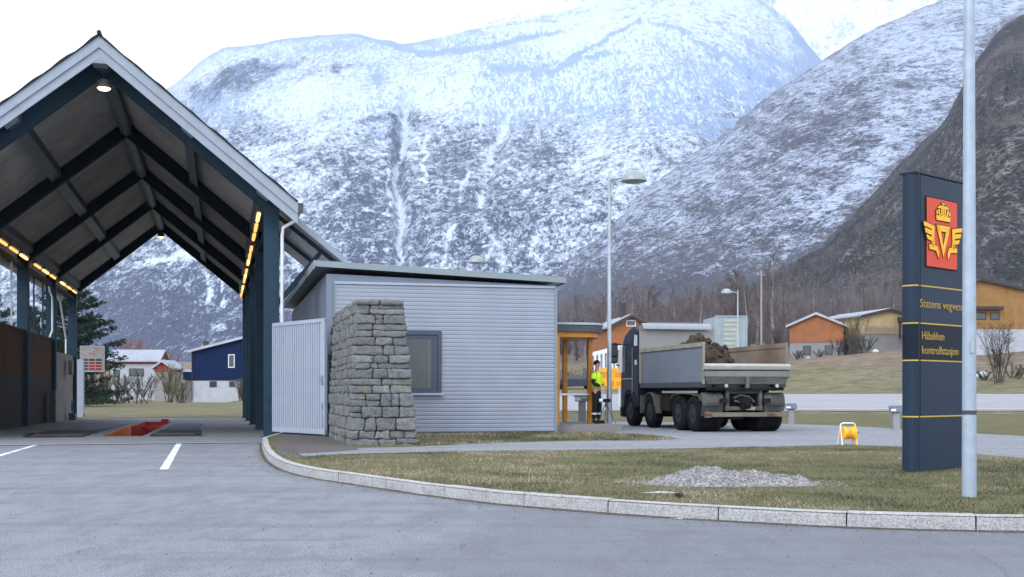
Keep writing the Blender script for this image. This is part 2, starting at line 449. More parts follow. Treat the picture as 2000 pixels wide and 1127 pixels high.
seg_len = LL[-1]/(len(kk)-1)
# joints: those seen in the photograph, then about every 1.15 m
jt = []
for px in (1030, 1200, 1415, 1663, 1925):
    for i in range(len(kk)-1):
        if (kk[i].x/kk[i].y*FPX+CXP) < px <= (kk[i+1].x/kk[i+1].y*FPX+CXP): jt.append(i)
joints = set(jt)
i = jt[0]
while i > 12: i -= 14; joints.add(max(i, 0))
i = jt[-1]
while i < len(kk)-12: i += 12; joints.add(i)
joints = sorted(joints | {0, len(kk)-1})
mb = MB(); rng = random.Random(4)
for a, b in zip(joints, joints[1:]):
    run = kk[a:b+1]; 
    if len(run) < 2: continue
    g0 = (run[1]-run[0]).normalized()*.007; g1 = (run[-1]-run[-2]).normalized()*.007
    run = [run[0]+g0] + run[1:-1] + [run[-1]-g1]
    dz = rng.uniform(-.004, .004); n = len(run)
    sec = [(0.0, -.35), (0.0, -.12), (.002, -.02), (.018, .008), (.13, .012), (.13, -.35)]
    vs = []
    lines = [offset_line(run, s[0]) for s in sec]
    for i in range(n):
        for k, s in enumerate(sec):
            q = lines[k][i]; j = rng.uniform(-.0035, .0035) if 0 < k < 4 else 0
            vs.append((q.x+j, q.y+j, s[1]+dz+j))
    ns_ = len(sec)
    fs = [(i*ns_+k, i*ns_+k+1, (i+1)*ns_+k+1, (i+1)*ns_+k) for i in range(n-1) for k in range(ns_-1)]
    fs += [tuple(range(ns_)), tuple((n-1)*ns_+k for k in range(ns_-1, -1, -1))]
    mb.add(vs, fs)
kerb = mb.build('kerb', M['granite']); tag(kerb, kind='structure')
# grit and dirt gathered along the foot of the kerb
gm = surf('kerb_grit', (.085,.075,.065), .95, var=.4, scale=6, fine=50)
o1 = offset_line(kk, 0.0); v = []; f = []
rr = random.Random(9)
for i, p in enumerate(kk):
    t_ = (kk[min(i+1, len(kk)-1)]-kk[max(i-1, 0)]).normalized(); nrm = Vector((-t_.y, t_.x, 0))
    wd = .03+.06*float(fbm(np.array([i*.13]), np.array([1.0]), 5, 4)[0])+rr.uniform(-.012,.012)
    v += [tuple(p+nrm*.01+Vector((0,0,ZR+.012))), tuple(p-nrm*wd+Vector((0,0,ZR+.003)))]
for i in range(len(kk)-1): f.append((2*i, 2*i+1, 2*i+3, 2*i+2))
tag(mesh_obj('kerb_grit', v, f, gm), kind='structure')

# ---- painted lane lines on the apron
paint = surf('road_paint', (.62,.64,.66), .7, var=.1, scale=8, dirt=(.25,.26,.28), dirt_amt=.8)
def lane(p0, p1, wd):
    p0 = Vector(p0); p1 = Vector(p1); d = (p1-p0).normalized(); n = Vector((-d.y, d.x, 0))*(wd/2)
    q = [p0-n, p1-n, p1+n, p0+n]
    sheet('lane_line', [(x.x, x.y) for x in q], paint, ZR+.004)
L0 = G(320, 917, ZR); L1 = G(350, 866, ZR); lane(L0, L1, .13)
dirn = V
E1 = G(75, 868, ZR); lane(E1 - V*9.0, E1, .12)

# ================================================================== HALL FLOOR with the brake-test pit
def zfl(y): return -.12 - .15*max(0, y)/30
PX0, PX1, PY0, PY1 = -4.50, -3.42, 2.0, 22.0
hall_xs = [-8.95, PX0, PX1, .28]; hall_ys = [-3.4, PY0, 8, 14, PY1, 33]
v = []; f = []
for y in hall_ys:
    for x in hall_xs: v.append(tuple(HL(x, y, zfl(y))))
for j in range(len(hall_ys)-1):
    for i in range(3):
        if i == 1 and PY0 <= hall_ys[j] < PY1: continue
        f.append((j*4+i, j*4+i+1, (j+1)*4+i+1, (j+1)*4+i))
tag(mesh_obj('hall_floor', v, f, M['slab']), kind='structure')
# lighter strip of concrete across the slab's front
sheet('slab_edge', [HL(-8.9,-3.4)[:2], HL(.2,-3.4)[:2], HL(.2,-3.15)[:2], HL(-8.9,-3.15)[:2]], surf('pale_concrete', (.30,.29,.28), .9, var=.15, fine=40), -.12+.004)

pit = empty('inspection_pit', HALL_O, HALL_A, 'long brake test pit with orange and red walls sunk in the hall floor', 'inspection pit')
MB().box(PX0-.03, PX0, PY0, 13.0, -2.0, -.14).build('pit_wall', M['orange'], pit)
o = MB().box(PX0-.03, PX0, 13.0, PY1, -2.0, -.20).build('pit_wall', M['red'], pit); tag(o, 'red stretch of the pit wall')
MB().box(PX1, PX1+.03, PY0, PY1, -2.0, -.26).build('pit_wall', M['red'], pit)
MB().box(PX0, PX1, PY1, PY1+.03, -2.0, -.24).build('end_wall', M['red'], pit)
MB().box(PX0, PX1, PY0-.03, PY0, -2.0, -.14).build('end_wall', M['black'], pit)
MB().box(PX0, PX1, PY0, PY1, -2.04, -2.0).build('pit_floor', M['wall_dark'], pit)
b = MB()
for yy in (18.5, 20.0): b.box(PX0+.02, PX1-.02, yy, yy+.12, -.42-.003*yy, -.30-.003*yy)
b.tube([(PX1-.2, 17, -.34), (PX1-.2, 21.5, -.34)], .05, 8)
b.build('pit_jack', M['red'], pit)
b = MB(); b.box(-3.75, -3.45, 19.6, 20.2, -.3, -.06); b.build('jack_head', M['red'], pit, bevel=.02)

plate = surf('chequer_steel', (.028,.052,.115), .6, .0, var=.2, scale=3, dirt=(.03,.03,.035), dirt_amt=.5)
plate_d = surf('dark_steel_plate', (.03,.032,.036), .7, .0, var=.3)
for sx, lab in ((-1, 'blue grey steel track plates with roller brake tester left of the pit'), (1, 'blue grey steel track plates with roller brake tester right of the pit')):
    r = empty('brake_tester', HALL_O + U*(-3.96), HALL_A, lab, 'brake tester', 'roller brake testers beside the pit')
    a, b_ = (-2.35, -1.0) if sx < 0 else (.85, 1.95)
    y0s = 8.5 if sx < 0 else 7.5
    q = MB(); q.prism([(y0s, zfl(y0s)-.02), (17.5, zfl(17.5)-.02), (17.5, zfl(17.5)+.018), (y0s, zfl(y0s)+.018)], 'x', a, b_); q.build('track_plate', plate, r)
    q = MB(); q.prism([(3.2, zfl(3.2)-.02), (y0s-.1, zfl(y0s)-.02), (y0s-.1, zfl(y0s)+.012), (3.2, zfl(3.2)+.012)], 'x', a-.35 if sx < 0 else a-.1, b_+.1 if sx > 0 else b_); q.build('cover_plate', plate_d, r)
    q = MB()
    for yy in (1.7, 2.3): q.tube([(a+.03, yy, zfl(2)-.02), (b_-.03, yy, zfl(2)-.02)], .085, 12)
    q.build('roller', surf('roller_steel', (.09,.09,.095), .6, .5), r, smooth=True)
    q = MB(); q.box(a-.08, b_+.08, 1.42, 1.52, zfl(2)-.05, zfl(2)+.05); q.box(a-.08, b_+.08, 2.48, 2.6, zfl(2)-.05, zfl(2)+.05)
    q.box(a-.12 if sx < 0 else b_+.04, a-.02 if sx < 0 else b_+.16, 1.4, 2.65, zfl(2)-.05, zfl(2)+.10); q.build('roller_frame', plate_d, r)
# ================================================================== MOUNTAINS (real slopes 0.5 - 7 km away)
def mountain_mat(name, rock, rock2, forest, snow, fine_scale, amp, contrast, stretch, cell, cellamp, treecell=(.12,.022,.022), rockvar=.5):
    m, t, b = new_mat(name)
    def attr(n):
        a = t.nodes.new('ShaderNodeAttribute'); a.attribute_name = n; return a.outputs['Fac']
    def cells(sc, seed):
        vo = nd(t, 'ShaderNodeTexVoronoi', Scale=1.0); v_ = coord(t, sc); w_ = nd(t, 'ShaderNodeTexNoise', Scale=.6, Detail=2.0)
        t.links.new(v_, w_.inputs['Vector']); t.links.new(mix(t, .8, v_, w_.outputs['Color'], 'ADD'), vo.inputs['Vector'])
        sp = t.nodes.new('ShaderNodeSeparateColor'); t.links.new(vo.outputs['Color'], sp.inputs[0]); return sp.outputs[seed]
    v = coord(t, stretch); v1 = coord(t)
    n1 = noise(t, v, fine_scale, 8, .66); n2 = noise(t, v1, fine_scale*.35, 6, .6); n3 = noise(t, v1, fine_scale*2.2, 5, .75)
    c1 = cells(cell, 0); c2 = cells(tuple(q*2.3 for q in cell), 1); c3 = cells(tuple(q*.43 for q in cell), 2)
    x = math_(t, 'MULTIPLY', math_(t, 'SUBTRACT', n1, .5), amp)
    cc = math_(t, 'ADD', math_(t, 'MULTIPLY', c1, .42), math_(t, 'ADD', math_(t, 'MULTIPLY', c2, .28), math_(t, 'MULTIPLY', c3, .30)))
    x = math_(t, 'ADD', x, math_(t, 'MULTIPLY', math_(t, 'SUBTRACT', cc, .5), cellamp))
    s = math_(t, 'ADD', attr('snow'), x)
    fac = math_(t, 'ADD', math_(t, 'MULTIPLY', math_(t, 'SUBTRACT', s, .5), contrast), .5, clamp=True)
    rk = ramp(t, n2, [(.3, rock), (.7, rock2)])
    rk = mix(t, rockvar, rk, ramp(t, c2, [(.1, tuple(q*.4 for q in rock)), (.75, rock2), (1, tuple(min(1, q*2.2) for q in rock2))]))
    c = mix(t, fac, rk, snow)
    # leafless birch wood standing in the snow: upright flecks, also the painted ridge shadow
    wd_ = attr('wood'); tr_ = cells(treecell, 0); tr2 = cells(tuple(q*.5 for q in treecell), 1)
    tt_ = math_(t, 'ADD', math_(t, 'MULTIPLY', tr_, .65), math_(t, 'MULTIPLY', tr2, .35))
    fl = math_(t, 'MULTIPLY', math_(t, 'SUBTRACT', wd_, tt_), 3.5, clamp=True)
    c = mix(t, math_(t, 'MULTIPLY', fl, .9), c, forest)
    t.links.new(c, b.inputs['Base Color']); b.inputs['Roughness'].default_value = .9; b.inputs['Specular IOR Level'].default_value = .1
    bump(t, b, n1, .6, 12)
    return m

def seg_dist(px, py, line):
    d = np.full(px.shape, 1e9)
    for (x0, y0), (x1, y1) in zip(line, line[1:]):
        vx, vy = x1-x0, y1-y0; L = vx*vx+vy*vy
        t = np.clip(((px-x0)*vx+(py-y0)*vy)/L, 0, 1)
        d = np.minimum(d, np.hypot(px-x0-t*vx, py-y0-t*vy))
    return d

def mountain(name, sil, Db, Dr, zb, mat, seed, snow_fn, px0, px1, ncol, nrow, amp, label_kind='structure', power=1.0, top_rough=3, wl=900., creases=(), drfun=None):
    sx = [p[0] for p in sil]; sy = [p[1] for p in sil]
    cols = np.linspace(px0, px1, ncol)
    yr = np.interp(cols, sx, sy)
    ker = np.hanning(9); ker /= ker.sum(); yr = np.convolve(np.pad(yr, 4, 'edge'), ker, 'valid')
    yr = yr + (fbm(cols*.05, cols*0+seed, seed, 5)-.5)*top_rough*2
    DR = Dr*(1+.12*(fbm(cols*.002, cols*0+3, seed+5, 3)-.5)) if drfun is None else drfun(cols)
    zr = CAM_H+(HZP-yr)*DR/FPX
    tt = np.concatenate([np.linspace(0, 1, nrow), 1+np.array([.03, .08, .2, .4])])
    T, CC = np.meshgrid(tt, cols, indexing='ij')
    ZRr = np.broadcast_to(zr, T.shape); DRr = np.broadcast_to(DR, T.shape)
    D = Db+(DRr-Db)*T
    X = (CC-CXP)/FPX*D
    Tc = np.clip(T, 0, 1)
    Z = zb+(ZRr-zb)*Tc**power
    env = np.sqrt(np.clip(Tc*(1-Tc)*4, 0, 1))
    rn = ridged(X/wl, D/wl, seed, 6)-.55
    Z = Z+amp*env*rn*1.3+amp*.35*env*(fbm(X/(wl*.12), D/(wl*.12), seed+3, 5)-.5)
    py = HZP-(Z-CAM_H)*FPX/D
    for line, wdt, depth in creases:
        dd = seg_dist(CC, HZP-((zb+(ZRr-zb)*Tc**power)-CAM_H)*FPX/D, line)
        Z = Z-depth*np.exp(-(dd/wdt)**2)*env
    Z = np.where(T > 1, ZRr-(T-1)*DRr*.5, Z)
    nr, nc = T.shape
    verts = np.stack([X.ravel(), D.ravel(), Z.ravel()], 1).astype(np.float32)
    me = bpy.data.meshes.new(name)
    me.vertices.add(nr*nc); me.vertices.foreach_set('co', verts.ravel())
    I, J = np.meshgrid(np.arange(nr-1), np.arange(nc-1), indexing='ij')
    a = (I*nc+J).ravel(); q = np.stack([a, a+1, a+nc+1, a+nc], 1).astype(np.int32)
    me.loops.add(q.size); me.loops.foreach_set('vertex_index', q.ravel())
    me.polygons.add(len(q)); me.polygons.foreach_set('loop_start', np.arange(0, q.size, 4, dtype=np.int32))
    me.polygons.foreach_set('loop_total', np.full(len(q), 4, dtype=np.int32))
    me.update(); me.validate(); me.shade_smooth(); me.materials.append(mat)
    s, wd = snow_fn(CC, HZP-(Z-CAM_H)*FPX/D, X, D, Z, rn)
    for nm, arr in (('snow', s), ('wood', wd)):
        at = me.attributes.new(nm, 'FLOAT', 'POINT'); at.data.foreach_set('value', np.clip(arr, -.5, 1.5).ravel().astype(np.float32))
    o = bpy.data.objects.new(name, me); COL.objects.link(o); tag(o, kind='structure')
    return o

SNOW = (.55, .63, .74)
m1 = mountain_mat('snow_mountain_slope', (.020,.031,.064), (.055,.073,.125), (.21,.31,.49), SNOW, .035, 1.8, 1.2, (1, 1, .45), (.21,.09,.15), 1.35, (.26,.045,.045))
m2 = mountain_mat('boulder_mountain_slope', (.024,.029,.045), (.062,.068,.092), (.055,.055,.072), (.38,.44,.56), .050, 1.7, 1.3, (.6, .6, 1.2), (.24,.17,.5), 1.6, (.4,.09,.1))
m3 = mountain_mat('dark_hill_slope', (.003,.004,.008), (.034,.031,.030), (.020,.017,.026), (.24,.235,.23), .09, 1.5, 1.6, (1, 1, .6), (.34,.22,.42), 1.0, (.6,.16,.2), .75)
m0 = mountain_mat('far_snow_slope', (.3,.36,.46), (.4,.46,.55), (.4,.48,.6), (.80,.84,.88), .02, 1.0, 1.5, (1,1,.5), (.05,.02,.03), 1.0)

def blob(px, py, cx, cy, rx, ry, rot=0):
    c, s = math.cos(rad(rot)), math.sin(rad(rot)); dx, dy = px-cx, py-cy
    u = (dx*c+dy*s)/rx; v = (-dx*s+dy*c)/ry
    return np.exp(-(u*u+v*v))
def snow1(px, py, X, D, Z, rn):
    wob = (fbm(px*.012, py*.012, 71, 5)-.5)
    px_, py_ = px+wob*90, py+(fbm(px*.012, py*.012, 72, 5)-.5)*90
    s = np.interp(py, [60, 190, 240, 330, 430, 520, 580, 650, 700], [.90, .80, .56, .38, .31, .30, .22, .03, -.05])
    s = s+wob*.45+(fbm(px*.05, py*.05, 73, 4)-.5)*.4
    s = s+.12*np.clip((rn)*3, -1, 1)
    for (cx, cy, rx, ry, rot, k) in ((500,140,110,17,-14,.9),(645,148,60,12,-10,.75),(430,165,60,22,-25,.75),(400,230,60,40,-20,.3),(480,270,90,30,-20,.25),(735,247,55,7,-8,.65),(770,282,13,38,18,.7),(825,235,24,28,-40,.75),
            (880,300,55,60,0,.25),(900,420,80,60,0,.28),(720,420,60,70,0,.35),(660,340,60,50,0,.3),(430,250,60,40,-20,.1),(620,190,80,14,-10,.15),
            (1050,190,14,8,0,.5),(960,155,30,6,0,.5),(1090,300,60,40,0,.22),(700,510,70,30,0,.3),(1010,430,60,40,0,.2),(340,620,200,120,0,.35),(600,420,50,40,0,.12),(860,500,120,40,0,.12),(1190,340,160,80,-10,.16),(1100,240,90,30,0,.1)):
        s = s-k*blob(px_, py_, cx, cy, rx, ry, rot)
    for (cx, cy, rx, ry, rot, k) in ((560,210,110,25,-12,.35),(620,370,60,14,-25,.35),(1150,300,90,50,-30,.22),(850,190,250,35,0,.35),(1250,350,60,60,0,.15),(600,285,120,18,-20,.3),(340,500,90,8,0,.8),(432,545,10,14,0,.7),(440,640,22,7,-25,1.1),(760,500,60,10,-5,.25)):
        s = s+k*blob(px_, py_, cx, cy, rx, ry, rot)
    # snow-filled gullies and frozen falls
    jit = (fbm(py*.03, px*.004, 74, 4)-.5)*26
    for line, wd, k in (([(798,185),(790,260),(778,340),(776,420),(784,520)], 8, 1.0), ([(765,330),(762,400)], 5, .8), ([(830,255),(828,320),(836,360)], 5, .8),
            ([(1010,150),(985,250),(950,320),(938,400)], 11, .6), ([(910,330),(895,400)], 5, .5), ([(880,440),(865,520)], 7, .6), ([(700,410),(790,425)], 4, .7), ([(680,300),(760,302),(860,296)], 3, .5),
            ([(1180,290),(1120,330)], 9, .4), ([(600,300),(480,330),(420,300)], 6, .3), ([(590,420),(660,380),(700,350)], 7, .4), ([(960,460),(940,540)], 6, .4), ([(1040,470),(1010,530)], 6, .4),
            ([(425,520),(436,560),(432,600)], 5, .8), ([(650,130),(560,180),(470,215)], 6, .35)):
        s = s+k*1.1*np.exp(-(seg_dist(px+jit+(fbm(py*.12, px*.03, 79, 3)-.5)*16, py, line)/(wd*.55))**2)*(.55+.9*fbm(px*.09, py*.05, 75, 3))
    # bare birch wood on the upper snowfields, plus ridge shadow painted along the shoulders
    w = .62*sstep(30, 80, py)*(1-sstep(200, 330, py))*(.15+1.5*fbm(px*.008, py*.014, 76, 4))
    w = w+.22*np.exp(-((py-np.interp(px, [1150,1350,1600], [150,190,160]))/90)**2)*sstep(1120, 1380, px)
    for line, wd, k in (([(700,66),(760,84),(800,100),(850,106),(930,96),(1010,80),(1090,60)], 6, .95), ([(1070,146),(1130,105),(1200,65),(1250,38)], 5, .9), ([(1250,36),(1330,60),(1400,100),(1480,150),(1560,185)], 6, .75),
            ([(1350,20),(1440,70),(1520,120),(1590,165)], 5, .55), ([(1480,0),(1540,50),(1600,118)], 9, .7), ([(960,130),(1070,140)], 7, .5), ([(910,60),(1000,45),(1100,30),(1170,12)], 8, .5), ([(1120,120),(1200,100)], 9, .5),
            ([(1380,270),(1500,205),(1600,130)], 16, .22), ([(1290,240),(1400,255)], 30, .2), ([(620,95),(700,85)], 12, .4), ([(740,140),(740,150)], 22, .5)):
        w = w+k*1.15*np.exp(-(seg_dist(px+(fbm(px*.05, py*.05, 78, 4)-.5)*12, py+(fbm(px*.05, py*.05, 77, 4)-.5)*16, line)/(wd*.75))**2)*(.45+1.1*fbm(px*.05, py*.1, 70, 3))
    rg_ = np.interp(px, [350,400,440,500,570,640,700,745,790,830,900,1000,1100,1170], [158,112,92,86,73,67,66,76,86,80,62,45,22,2])
    w = w+.7*np.exp(-((py-rg_-2)/4.5)**2)*(px < 850)*.8
    w = w*(1-sstep(300, 380, py))
    s = s-.25*sstep(1300, 1420, px)*sstep(120, 240, py)
    return s, w
def snow2(px, py, X, D, Z, rn):
    wob = fbm(px*.012, py*.016, 81, 5)-.5
    px_, py_ = px+wob*80, py+(fbm(px*.012, py*.012, 82, 5)-.5)*60
    ridge = np.interp(px, [1100,1400,1500,1605,1700,1800,1900], [420,275,190,118,60,15,-20])
    d = py-ridge
    s = np.interp(d, [0, 60, 150, 260, 400, 520], [.50, .45, .38, .34, .29, .03])
    s = s+.1*sstep(1600, 1800, px)*(1-sstep(200, 300, py))+wob*.4
    s = s+(fbm(px*.02+py*.035, py*.09-px*.03, 83, 4)-.5)*.7
    for (cx, cy, rx, ry, rot, k) in ((1590,245,90,28,-18,.5),(1780,170,34,16,0,.45),(1690,290,40,25,0,.2),(1840,40,40,14,-10,.3),(1400,400,100,40,0,.12),(1500,470,140,40,0,.2),(1300,500,120,50,0,.2)):
        s = s-k*blob(px_, py_, cx, cy, rx, ry, rot)
    for (cx, cy, rx, ry, rot, k) in ((1800,110,80,40,-20,.2),(1700,340,80,25,-35,.25),(1620,410,60,20,-40,.2),(1450,330,120,20,-10,.15)):
        s = s+k*blob(px_, py_, cx, cy, rx, ry, rot)
    s = s*(1-sstep(500, 570, py+wob*60))-.4*sstep(520, 575, py+wob*60)
    w = .6*sstep(440, 540, py+wob*80)+.6*np.exp(-(d/6)**2)
    return s, w
def snow3(px, py, X, D, Z, rn):
    wob = fbm(px*.02, py*.02, 91, 5)-.5
    s = .10+wob*.55
    for (cx, cy, rx, ry, rot, k) in ((1660,490,16,3,-45,.8),(1690,495,14,3,-40,.7),(1830,440,30,6,-20,.3),(1960,200,20,12,0,.3),(1960,340,40,8,-10,.25)):
        s = s+k*blob(px, py, cx, cy, rx, ry, rot)
    w = .9*sstep(.0, .25, wob+.12)*sstep(380, 480, py)+.7*(1-sstep(20, 60, py-np.interp(px, [1500,1620,1700,1780,1850,1900,1960,2000], [540,470,385,300,230,120,50,25])))
    return s, w
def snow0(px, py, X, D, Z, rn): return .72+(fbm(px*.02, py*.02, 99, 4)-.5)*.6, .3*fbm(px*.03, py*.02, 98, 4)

mountain('mountain_far', [(-1200,500),(600,200),(900,60),(1050,14),(1150,-10),(1300,-60),(1900,-90),(3200,-40)], 4600, 5900, 100, m0, 11, snow0, -600, 3000, 260, 60, 120, top_rough=2)
mountain('mountain_snow', [(-1500,640),(-400,430),(0,330),(200,235),(300,188),(350,158),(400,112),(440,92),(500,86),(570,73),(640,67),(700,66),(745,76),(790,86),(830,80),(900,62),(1000,45),(1100,22),(1170,2),(1250,-35),(1350,-45),(1450,-20),(1490,0),(1540,38),(1605,118),(1700,190),(1900,330),(2400,500),(2900,640)],
         1500, 4300, -50, m1, 21, snow1, -1200, 2500, 900, 330, 95, wl=900.,
         creases=[([(700,72),(760,90),(830,112),(950,98),(1060,68)], 9, 40), ([(1070,150),(1250,42)], 8, 35), ([(1250,45),(1400,110),(1600,200)], 10, 35), ([(798,185),(778,340),(784,560)], 12, 30), ([(985,250),(938,400)], 14, 25)])
mountain('mountain_boulder', [(600,700),(1000,560),(1100,500),(1230,375),(1330,315),(1400,276),(1450,230),(1500,190),(1555,152),(1605,118),(1700,60),(1800,15),(1880,-15),(2100,-60),(2600,-150),(3200,-150)],
         900, 2500, -20, m2, 41, snow2, 700, 2900, 640, 300, 55, wl=520.)
mountain('hill_dark', [(1250,640),(1400,590),(1500,540),(1555,510),(1620,465),(1700,385),(1780,300),(1850,230),(1880,165),(1905,118),(1960,50),(2000,25),(2200,-60),(2800,-200),(3600,-200)],
         430, 1150, 6, m3, 61, snow3, 1300, 3400, 520, 260, 36, wl=230., top_rough=6)
# ================================================================== INSPECTION HALL
hall = empty('inspection_hall', HALL_O, HALL_A, 'tall open gabled vehicle inspection hall with dark teal frames and lit eaves', 'hall')
WX = -4.26; SL = .814; RT = 10.0; BAY = 7.6; YV0, YV1 = -1.2, 31.2; EV = .63
def rz(x): return RT - SL*abs(x-WX)
xr, xl = EV, 2*WX-EV
# roof covering: two slabs with a slightly ragged felt edge
for s, e in ((1, xr), (-1, xl)):
    b = MB(); n = 26
    # wavy front lip of the shingles
    vs = []; fs = []; rg = random.Random(3+s)
    for j, y in enumerate((YV0-.07, YV0+.3, YV1)):
        for i in range(n+1):
            x = WX+(e-WX)*i/n; dz = (.018*math.sin(i*1.7)+rg.uniform(-.012, .012)-.015) if j == 0 else 0
            vs += [(x, y, rz(x)+.05+dz), (x, y, rz(x)-.02)]
    m_ = n+1
    for j in range(2):
        for i in range(n):
            a = 2*(j*m_+i); c = 2*((j+1)*m_+i)
            fs += [(a, a+2, c+2, c), (a+1, c+1, c+3, a+3)]
    for i in range(n): a = 2*i; fs.append((a, a+1, a+3, a+2)); a = 2*(2*m_+i); fs.append((a, a+2, a+3, a+1))
    fs += [(2*n, 2*n+1, 2*(m_+n)+1, 2*(m_+n)), (2*(m_+n), 2*(m_+n)+1, 2*(2*m_+n)+1, 2*(2*m_+n))]
    b.add(vs, fs); b.build('roof', M['roofing'], hall)
    # ribbed soffit sheet
    b = MB(); vs = []; fs = []; k = 0; y = YV0+.02; pr = []
    while y < YV1:
        pr += [(y, 0), (y+.20, 0), (y+.215, .022), (y+.245, .022)]; y += .26
    for y_, dz in pr:
        for x in (WX, e): vs.append((x, y_, rz(x)-.17-dz))
    for i in range(len(pr)-1): fs.append((2*i, 2*i+1, 2*i+3, 2*i+2))
    b.add(vs, fs); b.build('soffit', M['soffit'], hall)
# barge boards, two stepped layers front, one at the back
for s, e in ((1, xr), (-1, xl)):
    for (dy, top, low) in ((YV0-.03, -.01, -.30), (YV0+.015, -.27, -.56), (YV1+.0, 0, -.35)):
        b = MB()
        for (yy0, yy1) in ((dy, dy+.04),):
            b.add([(WX, yy0, rz(WX)+top), (e, yy0, rz(e)+top), (e, yy0, rz(e)+low), (WX, yy0, rz(WX)+low), (WX, yy1, rz(WX)+top), (e, yy1, rz(e)+top), (e, yy1, rz(e)+low), (WX, yy1, rz(WX)+low)],
                  [(0,1,2,3),(7,6,5,4),(0,4,5,1),(1,5,6,2),(2,6,7,3),(3,7,4,0)])
        b.build('barge_board', M['barge'], hall)
b = MB(); b.tube([(WX, YV0-.1, RT+.05), (WX, YV1, RT+.05)], .06, 8); b.build('ridge_cap', M['roofing'], hall)
# frames: columns, rafters
for n in range(5):
    y = n*BAY; fz = zfl(y)-.1
    for x in (0, 2*WX):
        b = MB(); b.box(x-.2, x+.2, y-.17, y+.17, fz, rz(x)-.42); b.build('column', M['beam'], hall, bevel=.012)
        b = MB(); b.box(x-.26, x+.26, y-.23, y+.23, fz, zfl(y)+.03); b.build('base_plate', M['frame_dark'], hall)
    for s, e in ((1, .2), (-1, 2*WX-.2)):
        b = MB(); d = .50
        vs = []
        for yy in (y-.14, y+.14): vs += [(WX, yy, rz(WX)-.195), (e, yy, rz(e)-.195), (e, yy, rz(e)-.195-d), (WX, yy, rz(WX)-.195-d)]
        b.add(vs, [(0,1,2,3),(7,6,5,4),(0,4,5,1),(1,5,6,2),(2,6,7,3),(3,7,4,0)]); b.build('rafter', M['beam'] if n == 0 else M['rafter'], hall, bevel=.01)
# purlins running through
pm = surf('purlin_paint', (.06,.085,.105), .5, var=.15)
for x in (WX, WX+2.1, WX-2.1, WX+4.0, WX-4.0):
    b = MB(); zt = rz(x)-.2
    if x == WX: b.prism([(x-.17, zt-.14), (x+.17, zt-.14), (x+.17, zt-.42), (x, zt-.5), (x-.17, zt-.42)], 'y', YV0+.12, YV1-.1)
    else:
        s = -1 if x > WX else 1; t_ = .13
        b.prism([(x-t_, zt-s*t_*SL*-1*-1*(1)-.0 if False else rz(x-t_)-.2), (x+t_, rz(x+t_)-.2), (x+t_, rz(x+t_)-.48), (x-t_, rz(x-t_)-.48)], 'y', YV0+.12, YV1-.1)
    b.build('purlin', pm, hall, bevel=.01)
# small pale caps where the purlins stick out in front
for x in (WX, WX+2.1, WX-2.1, WX+4.0, WX-4.0):
    b = MB(); t_ = .14 if x != WX else .18
    b.prism([(x-t_, rz(x-t_)-.3), (x+t_, rz(x+t_)-.3), (x+t_, rz(x+t_)-.55), (x-t_, rz(x-t_)-.55)], 'y', YV0+.02, YV0+.5); b.build('purlin_end', surf('purlin_cap', (.22,.27,.31), .5), hall, bevel=.01)
# eaves gutters and downpipe
for x, s in ((xr, 1), (xl, -1)):
    pts = [(x+.14*math.cos(a), rz(x)-.12+.13*math.sin(a)) for a in np.linspace(PI, 2*PI, 10)]
    pts2 = [(x+.12*math.cos(a), rz(x)-.12+.11*math.sin(a)) for a in np.linspace(2*PI, PI, 10)]
    b = MB(); b.prism(pts+pts2, 'y', YV0+.05, YV1); b.build('gutter', M['galv'], hall)
    b = MB(); b.box(x-.02 if s > 0 else x-.14, x+.14 if s > 0 else x+.02, YV0-.02, YV0+.05, rz(x)-.28, rz(x)-.02); b.build('gutter_end', M['frame_dark'], hall)
b = MB(); b.tube([(xr, -.35, rz(xr)-.24), (xr-.05, -.35, rz(xr)-.38), (.30, -.3, rz(xr)-.55), (.27, -.3, rz(xr)-.75), (.27, -.3, 0)], .045, 10); b.build('downpipe', M['white'], hall, smooth=True)
# eaves beam with lamps
for x in (0, 2*WX):
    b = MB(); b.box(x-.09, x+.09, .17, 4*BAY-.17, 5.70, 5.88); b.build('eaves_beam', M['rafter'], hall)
lampm = emis('warm_tube', (1.0, .50, .13), .75); lampc = emis('warm_tube_core', (1.0, .62, .22), 1.3)
for x, sx in ((-.30, 1), (2*WX+.30, -1)):
    for n in range(4):
        for k in range(3):
            y0 = n*BAY+.75+k*2.15
            b = MB(); b.box(x-.09, x+.09, y0-.05, y0+1.55, 6.02, 6.09); h = b.build('light_fitting', M['frame_dark'], hall)
            b = MB(); b.box(x-.045, x+.045, y0, y0+1.45, 5.93, 6.018); t1 = b.build('light_tube', lampc if (k+n) % 3 == 0 else lampm, h, bevel=.02)
# infill panels between the right hand columns (narrow, dark)
# left wall: brown plywood over dark skirting, light grey end bay
for n in range(4):
    y0, y1 = n*BAY+.18, (n+1)*BAY-.18; x = 2*WX; zf = zfl(y1)-.1
    if n < 3 and n != 3:
        up = M['plywood'] if n < 3 else M['panel_grey']
    if n == 3: up = M['panel_grey']
    b = MB(); b.box(x-.04, x+.04, y0, y1, 1.75 if n < 3 else zf, 3.35 if n < 3 else 2.9); b.build('wall_panel', up, hall)
    if n < 3:
        b = MB(); b.box(x-.05, x+.05, y0, y1, zf, 1.747); b.build('wall_skirt', M['wall_dark'], hall)
        b = MB(); b.box(x-.07, x+.07, y0, y1, 3.353, 3.43); b.build('wall_cap', M['beam'], hall)
        for t_ in (1, 2):
            yy = y0+(y1-y0)*t_/3
            b = MB(); b.box(x-.03, x+.03, yy-.03, yy+.03, 3.43, 5.70); b.build('mullion', M['galv'] if n == 1 else M['beam'], hall)
